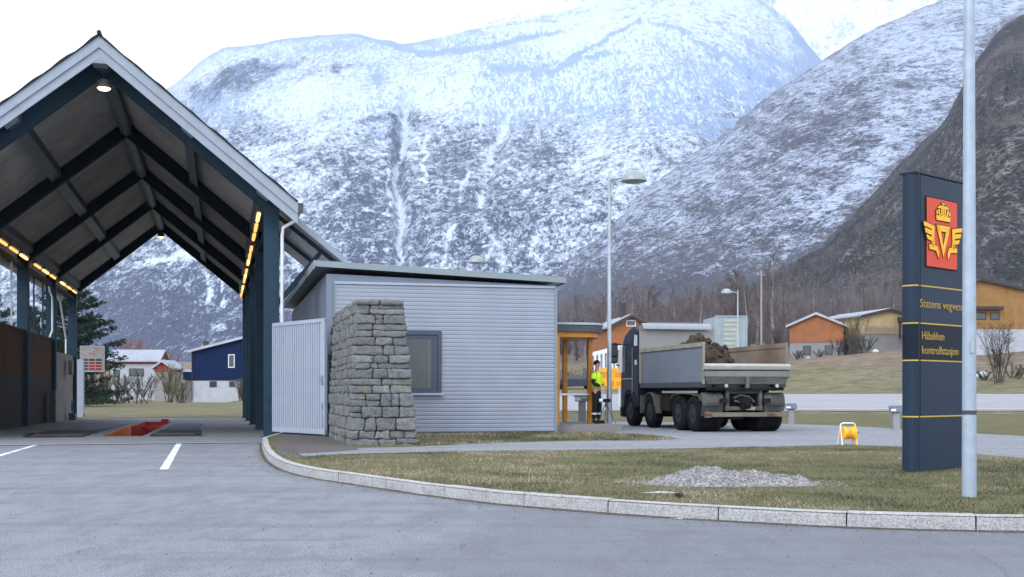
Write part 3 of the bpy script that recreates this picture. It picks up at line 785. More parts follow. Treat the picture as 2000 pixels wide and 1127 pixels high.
# flood lamps
flood = surf('flood_housing', (.45,.47,.48), .4, .3)
glow = emis('flood_glow', (1.0, .74, .42), 2.2)
for y, z, hm in ((.0, 8.98, 0), (4*BAY, 9.0, 1)):
    b = MB(); b.lathe([(.02, .42), (.03, .26), (.10, .24), (.16, .17), (.19, .0), (.17, -.0)], (WX, y, z), n=20); h = b.build('flood_lamp', flood if not hm else M['frame_dark'], hall, smooth=True)
    b = MB(); b.lathe([(.165, -.012), (.12, -.05), (.02, -.06)], (WX, y, z), n=20); b.build('lamp_lens', glow, h, smooth=True)
b = MB(); b.tube([(WX-.75, .0, 9.12), (WX, .0, 9.18), (WX+.75, .0, 9.12)], .014, 6); b.build('stay_wire', M['galv'], hall)
# conduits, hose reel and boxes on the left frames
b = MB(); b.tube([(2*WX+.02, 3*BAY-.9, 5.62), (2*WX+.02, 3*BAY-.5, 5.4), (2*WX+.1, 3*BAY-.45, 5.2), (2*WX+.1, 3*BAY-.45, 3.75), (2*WX+.05, 3*BAY-.9, 3.45)], .045, 8); b.build('conduit', M['white'], hall, smooth=True)
b = MB(); b.tube([(2*WX+.02, 3*BAY+.4, 5.6), (2*WX+.1, 3*BAY+2.2, 5.2), (2*WX+.1, 3*BAY+4.2, 3.6), (2*WX+.1, 3*BAY+4.2, 2.9)], .045, 8); b.build('conduit', M['white'], hall, smooth=True)
b = MB(); b.box(2*WX+.2, 2*WX+.45, 3*BAY-2.2, 3*BAY-1.6, -.2, 1.15); b.box(2*WX+.2, 2*WX+.5, 3*BAY-2.3, 3*BAY-1.5, .7, .76); b.build('control_box', M['frame_dark'], hall, bevel=.02)
b = MB(); b.box(2*WX+.2, 2*WX+.38, 4*BAY-3.4, 4*BAY-2.8, 1.9, 2.6); b.build('distribution_box', M['panel_grey'], hall, bevel=.02)
b = MB()
for i in range(9):
    a = i*2*PI/9; b.tube([(2*WX+.35, 4*BAY-3.0+.28*math.cos(a), .42+.28*math.sin(a)), (2*WX+.35, 4*BAY-3.0+.28*math.cos(a+.7), .42+.28*math.sin(a+.7))], .035, 6)
b.box(2*WX+.2, 2*WX+.5, 4*BAY-3.3, 4*BAY-2.7, -.26, .08); b.build('hose_reel', M['frame_dark'], hall)
# lean-to roof at the right of the front frame, with its strut
def lz(x): return rz(EV)-.10-.80*(x-EV)
b = MB(); x0, x1, y0, y1 = .30, 2.05, .55, 7.2
b.add([(x0,y0,lz(x0)),(x1,y0,lz(x1)),(x1,y1,lz(x1)),(x0,y1,lz(x0)),(x0,y0,lz(x0)-.05),(x1,y0,lz(x1)-.05),(x1,y1,lz(x1)-.05),(x0,y1,lz(x0)-.05)], [(0,1,2,3),(4,7,6,5),(0,4,5,1),(1,5,6,2),(2,6,7,3),(3,7,4,0)])
b.build('lean_to_roof', M['roofing'], hall)
b = MB(); vs = []; fs = []; y = y0+.02; pr = []
while y < y1-.1: pr += [(y, 0), (y+.16, 0), (y+.17, .02), (y+.20, .02)]; y += .21
for y_, dz in pr:
    for x in (x0, x1-.02): vs.append((x, y_, lz(x)-.07-dz))
for i in range(len(pr)-1): fs.append((2*i, 2*i+1, 2*i+3, 2*i+2))
b.add(vs, fs); b.build('lean_to_soffit', surf('pale_soffit', (.6,.62,.65), .5), hall)
b = MB(); yy = y0-.04
b.add([(x0,yy,lz(x0)+.03),(x1+.05,yy,lz(x1+.05)+.03),(x1+.05,yy,lz(x1+.05)-.17),(x0,yy,lz(x0)-.17),(x0,yy+.035,lz(x0)+.03),(x1+.05,yy+.035,lz(x1+.05)+.03),(x1+.05,yy+.035,lz(x1+.05)-.17),(x0,yy+.035,lz(x0)-.17)],
      [(0,1,2,3),(7,6,5,4),(0,4,5,1),(1,5,6,2),(2,6,7,3),(3,7,4,0)]); b.build('lean_to_board', M['barge'], hall)
for yy in (1.2, 4.2):
    b = MB(); b.beam((.2, yy, 3.55), (1.45, yy, lz(1.45)-.2), .12, .14, (0,1,0)); b.build('strut', M['beam'], hall)
    b = MB(); b.beam((.2, yy, lz(.2)-.25), (1.9, yy, lz(1.9)-.22), .10, .16, (0,1,0)); b.build('lean_to_rafter', M['beam'], hall)

# ================================================================== WHITE GATE
g0 = Vector((-6.30, 31.0, 0)); g1 = Vector((-4.55, 28.75, 0)); gl = (g1-g0).length
gate = empty('yard_gate', g0, math.atan2(g1.y-g0.y, g1.x-g0.x), 'white ribbed steel gate leaf between the hall column and the stone wall', 'gate')
b = MB(); pr = []; x = .05
while x < gl-.17: pr += [(x, 0), (x+.075, 0), (x+.080, .055), (x+.108, .055), (x+.115, 0)]; x += .12
vs = []; fs = []
for x, d in pr: vs += [(x, d, .14), (x, d, 2.86)]
for i in range(len(pr)-1): fs.append((2*i, 2*i+2, 2*i+3, 2*i+1))
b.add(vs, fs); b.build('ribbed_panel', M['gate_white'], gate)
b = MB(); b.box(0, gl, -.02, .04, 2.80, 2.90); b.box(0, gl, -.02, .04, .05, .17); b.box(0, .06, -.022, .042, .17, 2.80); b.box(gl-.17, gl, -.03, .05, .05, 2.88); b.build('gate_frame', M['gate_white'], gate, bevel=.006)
b = MB(); b.box(gl-.15, gl-.06, -.075, -.032, 1.28, 1.50); b.tube([(gl-.10, -.07, 1.42), (gl-.10, -.12, 1.42), (gl-.2, -.12, 1.42)], .012, 6); b.build('gate_lock', M['galv'], gate)
b = MB()
for z in (.25, .45, .7): b.box(gl-.13, gl-.07, -.06, -.032, z, z+.09)
b.tube([(gl-.1, -.05, .2), (gl-.1, -.05, .85)], .01, 6); b.build('drop_bolt', M['galv'], gate)
b = MB(); b.tube([(gl-.05, .01, -.05), (gl-.05, .01, .06)], .03, 8); b.box(gl-.1, gl, -.03, .05, .0, .05); b.build('gate_foot', M['frame_dark'], gate)

# ================================================================== STONE WALL
def stone_mat(name='field_stone'):
    m, t, b = new_mat(name); v = coord(t)
    a = t.nodes.new('ShaderNodeAttribute'); a.attribute_name = 'tint'
    n1 = noise(t, v, 9, 8, .72); n2 = noise(t, v, 60, 4, .7); n3 = noise(t, v, 2.1, 5, .6)
    base = ramp(t, a.outputs['Fac'], [(0, (.034,.046,.064)), (.3, (.066,.082,.10)), (.55, (.095,.112,.13)), (.8, (.09,.102,.098)), (1, (.16,.178,.20))])
    c = mix(t, .85, base, ramp(t, n1, [(.3, (.32,.34,.38)), (.5, (.95,.95,.95)), (.7, (1.5,1.5,1.48))]), 'MULTIPLY')
    c = mix(t, .35, c, ramp(t, n2, [(.35, (.06,.065,.07)), (.65, (.5,.5,.48))]))
    lich = ramp(t, math_(t, 'ADD', math_(t, 'MULTIPLY', n3, .6), math_(t, 'MULTIPLY', n1, .4)), [(.54, (0,0,0)), (.63, (1,1,1))])
    c = mix(t, math_(t, 'MULTIPLY', lich, .5), c, (.20,.20,.09))
    t.links.new(c, b.inputs['Base Color']); b.inputs['Roughness'].default_value = .92
    bump(t, b, n1, 1.0, .06)
    return m
M['stone'] = stone_mat()
W0 = Vector((-3.30, 24.10, 0)); WW = 1.38; WH = 3.0; WL = 5.2
swall = empty('stone_wall', W0, HALL_A, 'rough dry stone wall with battered sides and a flat capping', 'stone wall')
def w_left(z): return .13*(max(z, 0)/WH)**1.2
def w_right(z): return WW-.31*(z/WH)
sv = []; sf = []; stint = []
srng = random.Random(12)
def stone(org, ax, ay, az, sx, sy, sz, tint, rnd=.22):
    "a rounded rough block: org is the corner, ax/ay/az unit axes, sizes"
    nx_, ny_, nz_ = max(4, int(sx/.045)+1), 4, max(4, int(sz/.045)+1)
    base = len(sv); idx = {}
    c = Vector(org)+ax*sx/2+ay*sy/2+az*sz/2; ph = srng.uniform(0, 100)
    pw = 17.0
    skew = srng.uniform(-.04, .04); skz = srng.uniform(-.10, .10)
    for i in range(nx_+1):
        for j in range(ny_+1):
            for k in range(nz_+1):
                if 0 < i < nx_ and 0 < j < ny_ and 0 < k < nz_: continue
                u, v_, w_ = 2*i/nx_-1, 2*j/ny_-1, 2*k/nz_-1
                l = (abs(u)**pw+abs(v_)**pw+abs(w_)**pw)**(1/pw)
                m_ = max(abs(u), abs(v_), abs(w_)); r = m_/l
                q = srng.uniform(-1, 1)
                p = c+ax*(u*r*sx/2*(1+skew*w_))+ay*(v_*r*sy/2)+az*(w_*r*sz/2*(1+skz*u))
                p = p+ay*(q*.008)+ax*(srng.uniform(-1, 1)*.006)+az*(srng.uniform(-1, 1)*.006)
                idx[(i, j, k)] = len(sv); sv.append(tuple(p)); stint.append(tint)
    def quad(a, b_, c_, d): sf.append((idx[a], idx[b_], idx[c_], idx[d]))
    for i in range(nx_):
        for k in range(nz_):
            quad((i,0,k),(i+1,0,k),(i+1,0,k+1),(i,0,k+1)); quad((i,ny_,k),(i,ny_,k+1),(i+1,ny_,k+1),(i+1,ny_,k))
    for j in range(ny_):
        for k in range(nz_):
            quad((0,j,k),(0,j,k+1),(0,j+1,k+1),(0,j+1,k)); quad((nx_,j,k),(nx_,j+1,k),(nx_,j+1,k+1),(nx_,j,k+1))
    for i in range(nx_):
        for j in range(ny_):
            quad((i,j,0),(i,j+1,0),(i+1,j+1,0),(i+1,j,0)); quad((i,j,nz_),(i+1,j,nz_),(i+1,j+1,nz_),(i,j+1,nz_))
X_, Y_, Z_ = Vector((1,0,0)), Vector((0,1,0)), Vector((0,0,1))
z = -.08; ci = 0
heights = []
while z < WH-.12:
    h = srng.choice((.11,.14,.17,.20,.23,.27)); h = min(h, WH-.10-z) if WH-.10-z < .34 else h
    heights.append((z, h)); z += h
# front end face (three to four big blocks a course; some courses split)
for z, h in heights:
    a, b_ = w_left(z+h/2), w_right(z+h/2); x = a-.02
    while x < b_-.02:
        l = srng.choice((.16,.22,.3,.36,.42,.5,.6)); 
        if b_-(x+l) < .2: l = b_-x+.02
        pr_ = srng.uniform(-.035, .02)
        if h > .19 and srng.random() < .35:
            stone((x+.006, pr_, z+.004), X_, Y_, Z_, l-.007, .32, h/2-.005, srng.random())
            stone((x+.006, srng.uniform(-.03,.02), z+h/2+.004), X_, Y_, Z_, l-.007, .32, h/2-.005, srng.random())
        else: stone((x+.006, pr_, z+.004), X_, Y_, Z_, l-.007, .32, h-.005, srng.random())
        x += l
# long left face and right face
for side in (-1, 1):
    for z, h in heights:
        y = .26
        while y < WL:
            l = srng.choice((.12,.16,.22,.28,.36)); l = min(l, WL-y+.1)
            off = w_left(z+h/2) if side < 0 else w_right(z+h/2)
            if side < 0: stone((off+srng.uniform(-.05,.02), y+l-.012, z+.004), -Y_, X_, Z_, l-.006, .28, h-.005, srng.random())
            else: stone((off+srng.uniform(-.02,.04), y+.006, z+.004), Y_, -X_, Z_, l-.006, .28, h-.005, srng.random())
            y += l
for side in (0,):
    for z, h in heights:
        x = w_left(z)
        while x < w_right(z): stone((x+.38, WL+.02, z), -X_, -Y_, Z_, .38, .25, h-.01, srng.random()); x += .4
_a = np.array(sv); _n = np.stack([fbm(_a[:,1]*7+k*9.1, _a[:,2]*9+_a[:,0]*7, 40+k, 4)-.5 for k in range(3)], 1)*np.array([.075,.06,.045]); sv = [tuple(q) for q in _a+_n]
me = bpy.data.meshes.new('stonework'); me.from_pydata(sv, [], sf); me.materials.append(M['stone'])
at = me.attributes.new('tint', 'FLOAT', 'POINT'); at.data.foreach_set('value', np.array(stint, dtype=np.float32))
me.shade_smooth(); so_ = bpy.data.objects.new('stonework', me); COL.objects.link(so_); so_.parent = swall
b = MB(); b.add([(.1,.1,-.1),(WW-.1,.1,-.1),(WW-.1,WL-.1,-.1),(.1,WL-.1,-.1),(.22,.1,WH-.12),(WW-.4,.1,WH-.12),(WW-.4,WL-.1,WH-.12),(.22,WL-.1,WH-.12)], [(0,3,2,1),(4,5,6,7),(0,1,5,4),(1,2,6,5),(2,3,7,6),(3,0,4,7)])
b.build('mortar_core', surf('mortar_dark', (.035,.037,.04), .95), swall)
sv, sf, stint = [], [], []
y = -.04
while y < WL:
    l = srng.uniform(.55, .9); l = min(l, WL+.05-y)
    if y < 0:
        stone((.09, -.05, WH-.115), X_, Y_, Z_, .5, l, .115, .5); stone((.60, -.05, WH-.115), X_, Y_, Z_, .49, l, .115, .6)
    else: stone((.09, y, WH-.115), X_, Y_, Z_, 1.0, l-.015, .115, srng.uniform(.3,.7))
    y += l
me = bpy.data.meshes.new('capping'); me.from_pydata(sv, [], sf); me.materials.append(M['stone'])
at = me.attributes.new('tint', 'FLOAT', 'POINT'); at.data.foreach_set('value', np.array(stint, dtype=np.float32)); me.shade_smooth()
so_ = bpy.data.objects.new('capping', me); COL.objects.link(so_); so_.parent = swall

# ================================================================== OFFICE BUILDING
OF = Vector((-4.75, 30.13, 0)); OW, OD = 6.1, 15.0
office = empty('office_building', OF, HALL_A, 'low office building clad in grey corrugated metal with a slightly sloping flat roof', 'building')
zl, zr_ = 4.12, 3.94
b = MB()   # wall box with a sloping top
b.add([(0,0,-.1),(OW,0,-.1),(OW,OD,-.1),(0,OD,-.1),(0,0,zl),(OW,0,zr_),(OW,OD,zr_),(0,OD,zl)], [(0,3,2,1),(4,5,6,7),(0,1,5,4),(1,2,6,5),(2,3,7,6),(3,0,4,7)])
b.build('wall', M['siding_flat'], office)
# corrugated sheet on the front with a hole for the window
SX0, SX1, SZ0, SZ1 = .22, OW-.03, .04, 3.86
wx0, wx1, wz0, wz1 = 1.92, 2.88, 1.09, 2.60
def corr(name, x0, x1, z0, z1, y, mat, parent, pitch=.106, depth=.013):
    b = MB(); vs = []; fs = []; n = int((z1-z0)/pitch*12)
    for i in range(n+1):
        z = z0+(z1-z0)*i/n; ph = (z-SZ0)/pitch % 1
        d = depth*(1-abs(2*ph-1)**7)
        vs += [(x0, y-d, z), (x1, y-d, z)]
    for i in range(n): fs.append((2*i, 2*i+1, 2*i+3, 2*i+2))
    b.add(vs, fs); return b
b = corr('', SX0, wx0, SZ0, SZ1, -.03, None, None)
for bb in (corr('', wx1, SX1, SZ0, SZ1, -.03, None, None), corr('', wx0, wx1, SZ0, wz0, -.03, None, None), corr('', wx0, wx1, wz1, SZ1, -.03, None, None)): b.add(bb.v, bb.f)
o = b.build('corrugated_cladding', M['siding'], office, smooth=True)
b = MB(); b.box(SX0-.02, SX1+.01, -.075, -.02, SZ1, SZ1+.065); b.build('top_trim', M['gate_white'], office, bevel=.004)
b = MB(); b.box(SX1-.005, SX1+.055, -.07, .05, -.02, SZ1); b.box(SX0-.03, SX0+.004, -.06, -.002, SZ0, SZ1); b.build('corner_trim', M['fascia'], office, bevel=.004)
b = MB(); b.box(SX0, SX1, -.045, -.004, -.05, SZ0-.005); b.build('plinth', M['frame_dark'], office)
# window
wf = MB()
for (a, c, d, e) in ((wx0-.10, wx1+.10, wz1-.02, wz1+.09), (wx0-.10, wx1+.10, wz0-.02, wz0+.04), (wx0-.10, wx0+.0, wz0+.04, wz1-.02), (wx1-.0, wx1+.10, wz0+.04, wz1-.02)): wf.box(a, c, -.085, -.01, d, e)
for (a, c, d, e) in ((wx0, wx1, wz1-.12, wz1-.02), (wx0, wx1, wz0+.04, wz0+.12), (wx0, wx0+.06, wz0+.12, wz1-.12), (wx1-.15, wx1, wz0+.12, wz1-.12)): wf.box(a, c, -.055, -.006, d, e)
win = wf.build('window', M['frame_blue'], office, bevel=.004)
b = MB(); b.box(wx0+.06, wx1-.15, -.028, -.024, wz0+.12, wz1-.12); b.build('pane', M['glass'], win)
b = MB(); b.box(wx1-.30, wx1-.28, -.034, -.029, wz0+.12, wz1-.14); b.box(wx0+.10, wx0+.12, -.034, -.029, wz0+.12, wz1-.14)
for i in range(34):
    z = wz0+.17+i*.038; b.box(wx0+.16, wx1-.32, -.034, -.029, z, z+.010)
b.build('blind', surf('blind_slats', (.07,.072,.078), .5), win)
b = MB(); b.box(wx0-.14, wx1+.14, -.15, -.02, wz0-.085, wz0-.025); b.build('window_sill', M['gate_white'], win, bevel=.004)
# side windows facing the hall
for y0, y1 in ((2.2, 4.0), (5.4, 8.8)):
    b = MB()
    for (a, c, d, e) in ((y0, y1, 2.95, 3.05), (y0, y1, 1.5, 1.6), (y0, y0+.1, 1.6, 2.95), (y1-.1, y1, 1.6, 2.95)): b.box(-.05, -.003, a, c, d, e)
    w_ = b.build('window', M['frame_dark'], office)
    b = MB(); b.box(-.02, -.006, y0+.1, y1-.1, 1.6, 2.95); b.build('pane', M['glass'], w_)
# roof: deck, fascia all round, soffit
def oz(x): return 4.42-.042*(x+.3)
RX0, RX1, RY0, RY1 = -.32, OW+.24, -.17, OD+.4
def ro(b, x0, x1, y0, y1, t, lo):
    b.add([(x0,y0,oz(x0)+lo),(x1,y0,oz(x1)+lo),(x1,y1,oz(x1)+lo),(x0,y1,oz(x0)+lo),(x0,y0,oz(x0)+t),(x1,y0,oz(x1)+t),(x1,y1,oz(x1)+t),(x0,y1,oz(x0)+t)], [(0,3,2,1),(4,5,6,7),(0,1,5,4),(1,2,6,5),(2,3,7,6),(3,0,4,7)])
b = MB(); ro(b, RX0+.03, RX1-.03, RY0+.03, RY1-.03, .0, -.13); b.build('roof', M['fascia'], office)
b = MB(); ro(b, RX0, RX1, RY0, RY0+.028, .02, -.135); ro(b, RX1-.028, RX1, RY0+.028, RY1, .02, -.155); b.build('fascia', M['fascia'], office)
b = MB(); ro(b, RX0-.01, RX0+.018, RY0+.03, RY1, .02, -.19); b.build('fascia', M['barge'], office)
# air handling box on the roof
b = MB(); b.box(1.6, 2.35, 6, 6.7, 4.3, 4.85); b.box(1.7, 1.8, 6.1, 6.2, 4.85, 5.25); b.build('roof_vent', M['galv'], office, bevel=.02)

# ================================================================== ENTRANCE CANOPY beside the office
canopy = empty('entrance_canopy', OF+U*6.17+V*.35, HALL_A, 'small timber shelter with rounded roof on orange wooden posts beside the office', 'shelter')
pts = [(0, 0)]+[(1.05+.72*math.cos(a), 1.75+1.75*math.sin(a)) for a in np.linspace(-PI/2, PI/2, 18)]+[(0, 3.5)]
b = MB(); b.prism(pts, 'z', 2.93, 2.99); b.build('canopy_roof', M['gate_white'], canopy)
pt2 = [(x*.985+.0, .03+y*.983) for x, y in pts]
b = MB(); b.prism(pt2, 'z', 2.74, 2.925); b.build('roof_edge', M['frame_dark'], canopy)
b = MB(); b.prism([(x*.93, .14+y*.92) for x, y in pts], 'z', 2.60, 2.737); b.build('ceiling', M['wood_orange'], canopy)
for x, y in ((.10, .12), (1.18, 3.0), (1.42, 1.30)):
    b = MB(); b.box(x-.065, x+.065, y-.065, y+.065, .2, 2.598); b.build('post', M['wood_orange'], canopy, bevel=.008)
b = MB(); b.box(.02, 1.95, .0, 3.7, -.05, .2); b.build('slab', surf('shelter_slab', (.19,.18,.185), .9, var=.12, fine=30), canopy, bevel=.02)
b = MB(); b.tube([(.12, .35, 1.02), (1.36, 1.2, 1.02)], .028, 8); b.build('hand_rail', M['white'], canopy)
# ================================================================== TIPPER TRUCK
TR = Vector((6.31, 31.87, 0)); TA = math.atan2(.22, .9755)
truck = empty('tipper_truck', TR, TA, 'dark four axle tipper truck with dirty grey tipping body seen from behind', 'truck')
tk_side = surf('tipper_side', (.145,.175,.225), .55, .1, var=.1, scale=.8, dirt=(.12,.115,.10), dirt_amt=.45)
tk_dirty = surf('tipper_dusty', (.27,.26,.23), .75, .05, var=.18, scale=1.5, dirt=(.12,.10,.075), dirt_amt=.7)
tk_in = surf('tipper_inside', (.16,.125,.095), .8, .05, var=.25, scale=1.2, dirt=(.22,.20,.17), dirt_amt=.6)
tk_alu = surf('tipper_head', (.23,.235,.24), .45, .25, var=.08, scale=1.0, dirt=(.24,.20,.15), dirt_amt=.6)
tk_dark = surf('chassis_dark', (.010,.010,.011), .8, var=.3, scale=4, dirt=(.045,.04,.033), dirt_amt=.5)
tk_cab = surf('cab_paint', (.010,.016,.034), .25, .0, var=.1, dirt=(.06,.06,.065), dirt_amt=.35)
tk_grey = surf('mudguard_grey', (.055,.058,.058), .7, var=.25, scale=3, dirt=(.16,.145,.12), dirt_amt=.7)
tyre = surf('tyre_rubber', (.008,.009,.012), .9, var=.3, scale=6, dirt=(.026,.028,.034), dirt_amt=.5, spec=.05)
HW = 1.22
# tipping body
b = MB(); b.box(-HW, -HW+.05, .02, 5.15, 1.36, 2.30); b.build('side_panel', tk_side, truck)
b = MB(); b.box(-HW-.035, -HW+.07, 0, 5.15, 2.303, 2.43); b.build('top_rail', tk_dirty, truck, bevel=.012)
b = MB(); b.box(-HW-.025, -HW-.002, 5.02, 5.15, 1.36, 2.30); b.box(-HW-.02, -HW+.05, -.04, .017, 1.30, 2.44); b.build('corner_post', tk_dirty, truck, bevel=.006)
b = MB(); b.box(HW-.05, HW, .02, 5.15, 1.36, 2.30); b.box(HW-.07, HW+.035, 0, 5.15, 2.303, 2.43); b.box(HW-.05, HW+.02, -.04, .017, 1.75, 2.44); b.build('side_panel', tk_in, truck)
b = MB(); b.box(-HW+.05, HW-.05, .02, 5.15, 1.36, 1.42); b.build('body_floor', tk_in, truck)
b = MB(); b.box(-HW-.02, HW+.02, .1, 5.1, 1.21, 1.355); b.build('body_sill', M['frame_dark'], truck, bevel=.01)
# tall rounded headboard
def rr(hw, z0, z1, r, n=8):
    p = [(-hw, z0), (-hw, z1-r)]
    p += [(-hw+r-r*math.cos(a), z1-r+r*math.sin(a)) for a in np.linspace(0, PI/2, n)][1:]
    p += [(hw-r+r*math.sin(a), z1-r+r*math.cos(a)) for a in np.linspace(0, PI/2, n)]
    p += [(hw, z0)]
    return p
b = MB(); b.prism(rr(HW+.02, 1.36, 3.24, .26), 'y', 5.152, 5.22)
b.build('headboard', tk_alu, truck, bevel=.01)
# rounded sheet hood lip along the top of the headboard, rolled back over the load
b = MB(); prof = []
for a in np.linspace(PI*.5, PI*1.02, 10): prof.append((5.14+.16*math.cos(a)*1.0+.0, 3.08+.15*math.sin(a)))
pr2 = [(y, z-.03) for y, z in prof[::-1]]
b.prism(prof+pr2, 'x', -HW+.03, HW-.14); b.build('rolled_hood', surf('bright_aluminium', (.25,.275,.31), .3, .4, var=.05), truck, smooth=True)
# tailgate hinged down, with a bevelled upper ledge
b = MB(); b.prism([(-.02, 1.66), (-.14, 1.70), (-.17, 1.79), (-.13, 1.845), (-.02, 1.86)], 'x', -HW-.01, HW+.05); b.build('tailgate_ledge', surf('tailgate_top', (.36,.355,.33), .6, var=.08, dirt=(.2,.19,.16), dirt_amt=.5), truck, bevel=.008)
b = MB(); b.prism([(-.02, 1.48), (-.15, 1.50), (-.15, 1.655), (-.02, 1.655)], 'x', -HW-.0, HW+.04); b.build('tailgate', surf('tailgate_panel', (.16,.162,.155), .7, var=.15, dirt=(.20,.185,.15), dirt_amt=.5), truck, bevel=.008)
b = MB(); vs = [(-HW+.02,-.14,1.49),(HW,-.14,1.49),(HW-.12,-.05,1.30),(-HW+.10,-.05,1.30),(-HW+.02,-.02,1.49),(HW,-.02,1.49),(HW-.12,.02,1.30),(-HW+.10,.02,1.30)]
b.add(vs, [(0,1,2,3),(7,6,5,4),(0,4,5,1),(1,5,6,2),(2,6,7,3),(3,7,4,0)])
b.box(.0-.04, .04, -.19, -.10, 1.20, 1.50)
b.build('tailgate_lower', surf('gate_under', (.13,.135,.125), .75, var=.25, dirt=(.06,.06,.055), dirt_amt=.7), truck, bevel=.005)
# chassis frame, axles, tool boxes
b = MB()
for x in (-.42, .42): b.box(x-.05, x+.05, .35, 6.9, .78, 1.08)
b.box(-.6, .6, .3, .42, .62, 1.18); b.box(-.5, .5, 2.7, 2.85, .7, 1.1); b.box(-.9, .9, .45, 1.2, 1.08, 1.20)
for y in (.73, 1.86, 4.33, 6.18): b.tube([(-.95, y, .5), (.95, y, .5)], .09, 8); b.box(-.2, .2, y-.2, y+.2, .34, .66)
b.tube([(0, 1.0, .62), (0, 4.6, .85)], .06, 8)
for x in (-.75, .75): b.tube([(x, .5, 1.05), (x, 1.4, 1.05)], .10, 8)
b.build('chassis', tk_dark, truck)
b = MB(); b.box(-1.16, -.72, 2.62, 3.55, .52, 1.02); b.build('fuel_tank', tk_dark, truck, bevel=.05)
b = MB(); b.box(-1.2, -1.05, 3.6, 3.85, .45, 1.0); b.box(-1.2, -1.0, 5.05, 5.25, .42, 1.0); b.build('side_box', tk_grey, truck, bevel=.02)
b = MB(); b.box(-1.215, -1.19, .45, 3.2, 1.06, 1.12); b.build('side_bar', surf('alu_bar', (.36,.36,.34), .4, .3), truck)
# wheels: tyre + rim, rear ones twin
def wheel(x, y, wid, side):
    R_ = .50; s = -1 if side < 0 else 1
    b = MB(); o_ = x+s*wid/2; i_ = x-s*wid/2
    pr = [(.27, o_-s*.02), (.31, o_), (.43, o_), (.475, o_-s*.02), (.5, o_-s*.06)]
    n = 5
    for k in range(n):
        t0 = o_-s*.06-(o_-i_-s*.12)*(k+.15)/n; t1 = o_-s*.06-(o_-i_-s*.12)*(k+.85)/n
        pr += [(.5, t0), (.5, t1)]
        if k < n-1: pr += [(.485, t1-s*.003), (.485, t1-s*.012)]
    pr += [(.5, i_+s*.06), (.475, i_+s*.02), (.43, i_), (.27, i_+s*.02)]
    b.lathe([(r, h) for r, h in pr], (0, y, .5), 'x', 36)
    t_ = b.build('tyre', tyre, truck, smooth=True)
    b = MB()
    dish = .08 if wid < .4 else .13
    b.lathe([(.27, o_-s*.015), (.255, o_-s*.03), (.25, o_-s*dish), (.15, o_-s*(dish*.7)), (.13, o_-s*.02), (.09, o_+s*.01), (.02, o_+s*.012)], (0, y, .5), 'x', 28)
    for k in range(10):
        a = k*2*PI/10; b.lathe([(.016, 0), (.016, .03)], (o_-s*dish*.75-(.03 if s > 0 else 0), y+.19*math.cos(a), .5+.19*math.sin(a)), 'x', 6)
    b.build('rim', surf('rim_steel', (.06,.06,.062), .55, .3, dirt=(.10,.09,.08), dirt_amt=.6) if 'rimm' not in M else M['rimm'], t_, smooth=True)
M['rimm'] = surf('rim_steel', (.022,.025,.032), .7, .0, dirt=(.045,.045,.05), dirt_amt=.5)
for s in (-1, 1):
    wheel(s*1.06, 6.18, .31, s); wheel(s*1.06, 4.33, .31, s)
    wheel(s*.88, 1.86, .70, s); wheel(s*.87, .73, .74, s)
# mudguards and flaps
def arch(x0, x1, y, r, a0, a1, name, mat, th=.025, n=14):
    b = MB(); vs = []; fs = []
    aa = np.linspace(a0, a1, n)
    for a in aa:
        for rr_ in (r, r+th):
            for x in (x0, x1): vs.append((x, y+rr_*math.cos(a), .5+rr_*math.sin(a)))
    for i in range(n-1):
        o = i*4; fs += [(o, o+1, o+5, o+4), (o+2, o+6, o+7, o+3), (o, o+4, o+6, o+2), (o+1, o+3, o+7, o+5)]
    fs += [(0, 2, 3, 1), ((n-1)*4, (n-1)*4+1, (n-1)*4+3, (n-1)*4+2)]
    b.add(vs, fs); return b.build(name, mat, truck)
for s in (-1, 1):
    a, b_ = sorted((s*1.235, s*.86)); arch(a, b_, 6.18, .56, rad(10), rad(170), 'mudguard', tk_cab)
    arch(a, b_, 4.33, .56, rad(25), rad(165), 'mudguard', tk_grey)
    a, b_ = sorted((s*1.24, s*.62)); 
    b = MB(); b.prism([(.15, .86), (.28, 1.00), (1.0, 1.06), (1.9, 1.06), (2.35, 1.0), (2.42, .9), (2.40, .88), (2.3, .97), (1.9, 1.035), (1.0, 1.035), (.3, .975), (.17, .85)], 'x', a, b_); b.build('mudguard', tk_grey, truck)
    x0, x1 = sorted((s*1.20, s*.60))
    b = MB(); b.prism([(.20, .44), (.14, .44), (.06, .78), (.10, 1.0), (.2, 1.08), (.24, 1.05), (.16, .98), (.12, .78)], 'x', x0, x1)
    b.box(x0, x1, .035, .06, .72, .75); b.build('mud_flap', tk_grey, truck, bevel=.008)
    for k in range(2):
        xx = s*(.78+.20*k); 
    b = MB(); b.box(min(s*.50, s*.74), max(s*.50, s*.74), -.03, .02, .80, .92); b.build('tail_light_box', tk_dark, truck, bevel=.01)
# rear bumper bar, hitch, plate, tail lights
b = MB(); b.box(-1.17, 1.20, -.06, .02, .42, .54); b.box(-1.17, -1.0, -.07, .03, .40, .56); b.box(1.03, 1.22, -.09, .03, .40, .58); b.build('rear_bumper', surf('bumper_dusty', (.16,.145,.12), .7, var=.25, dirt=(.08,.07,.06), dirt_amt=.6), truck, bevel=.012)
for s in (-1, 1):
    b = MB(); b.box(min(s*.98, s*1.2), max(s*.98, s*1.2), -.072, -.06, .445, .515) if s < 0 else b.box(.62, .84, -.072, -.06, .445, .515)
    b.build('tail_light', surf('dusty_red_lens', (.12,.03,.02), .5, dirt=(.12,.08,.06), dirt_amt=.8), truck)
b = MB(); b.box(-.55, .55, .06, .20, .60, .70); b.box(-.52, -.44, .05, .2, .58, 1.15); b.box(.44, .52, .05, .2, .58, 1.15); b.box(-.5, .5, .12, .2, 1.05, 1.15)
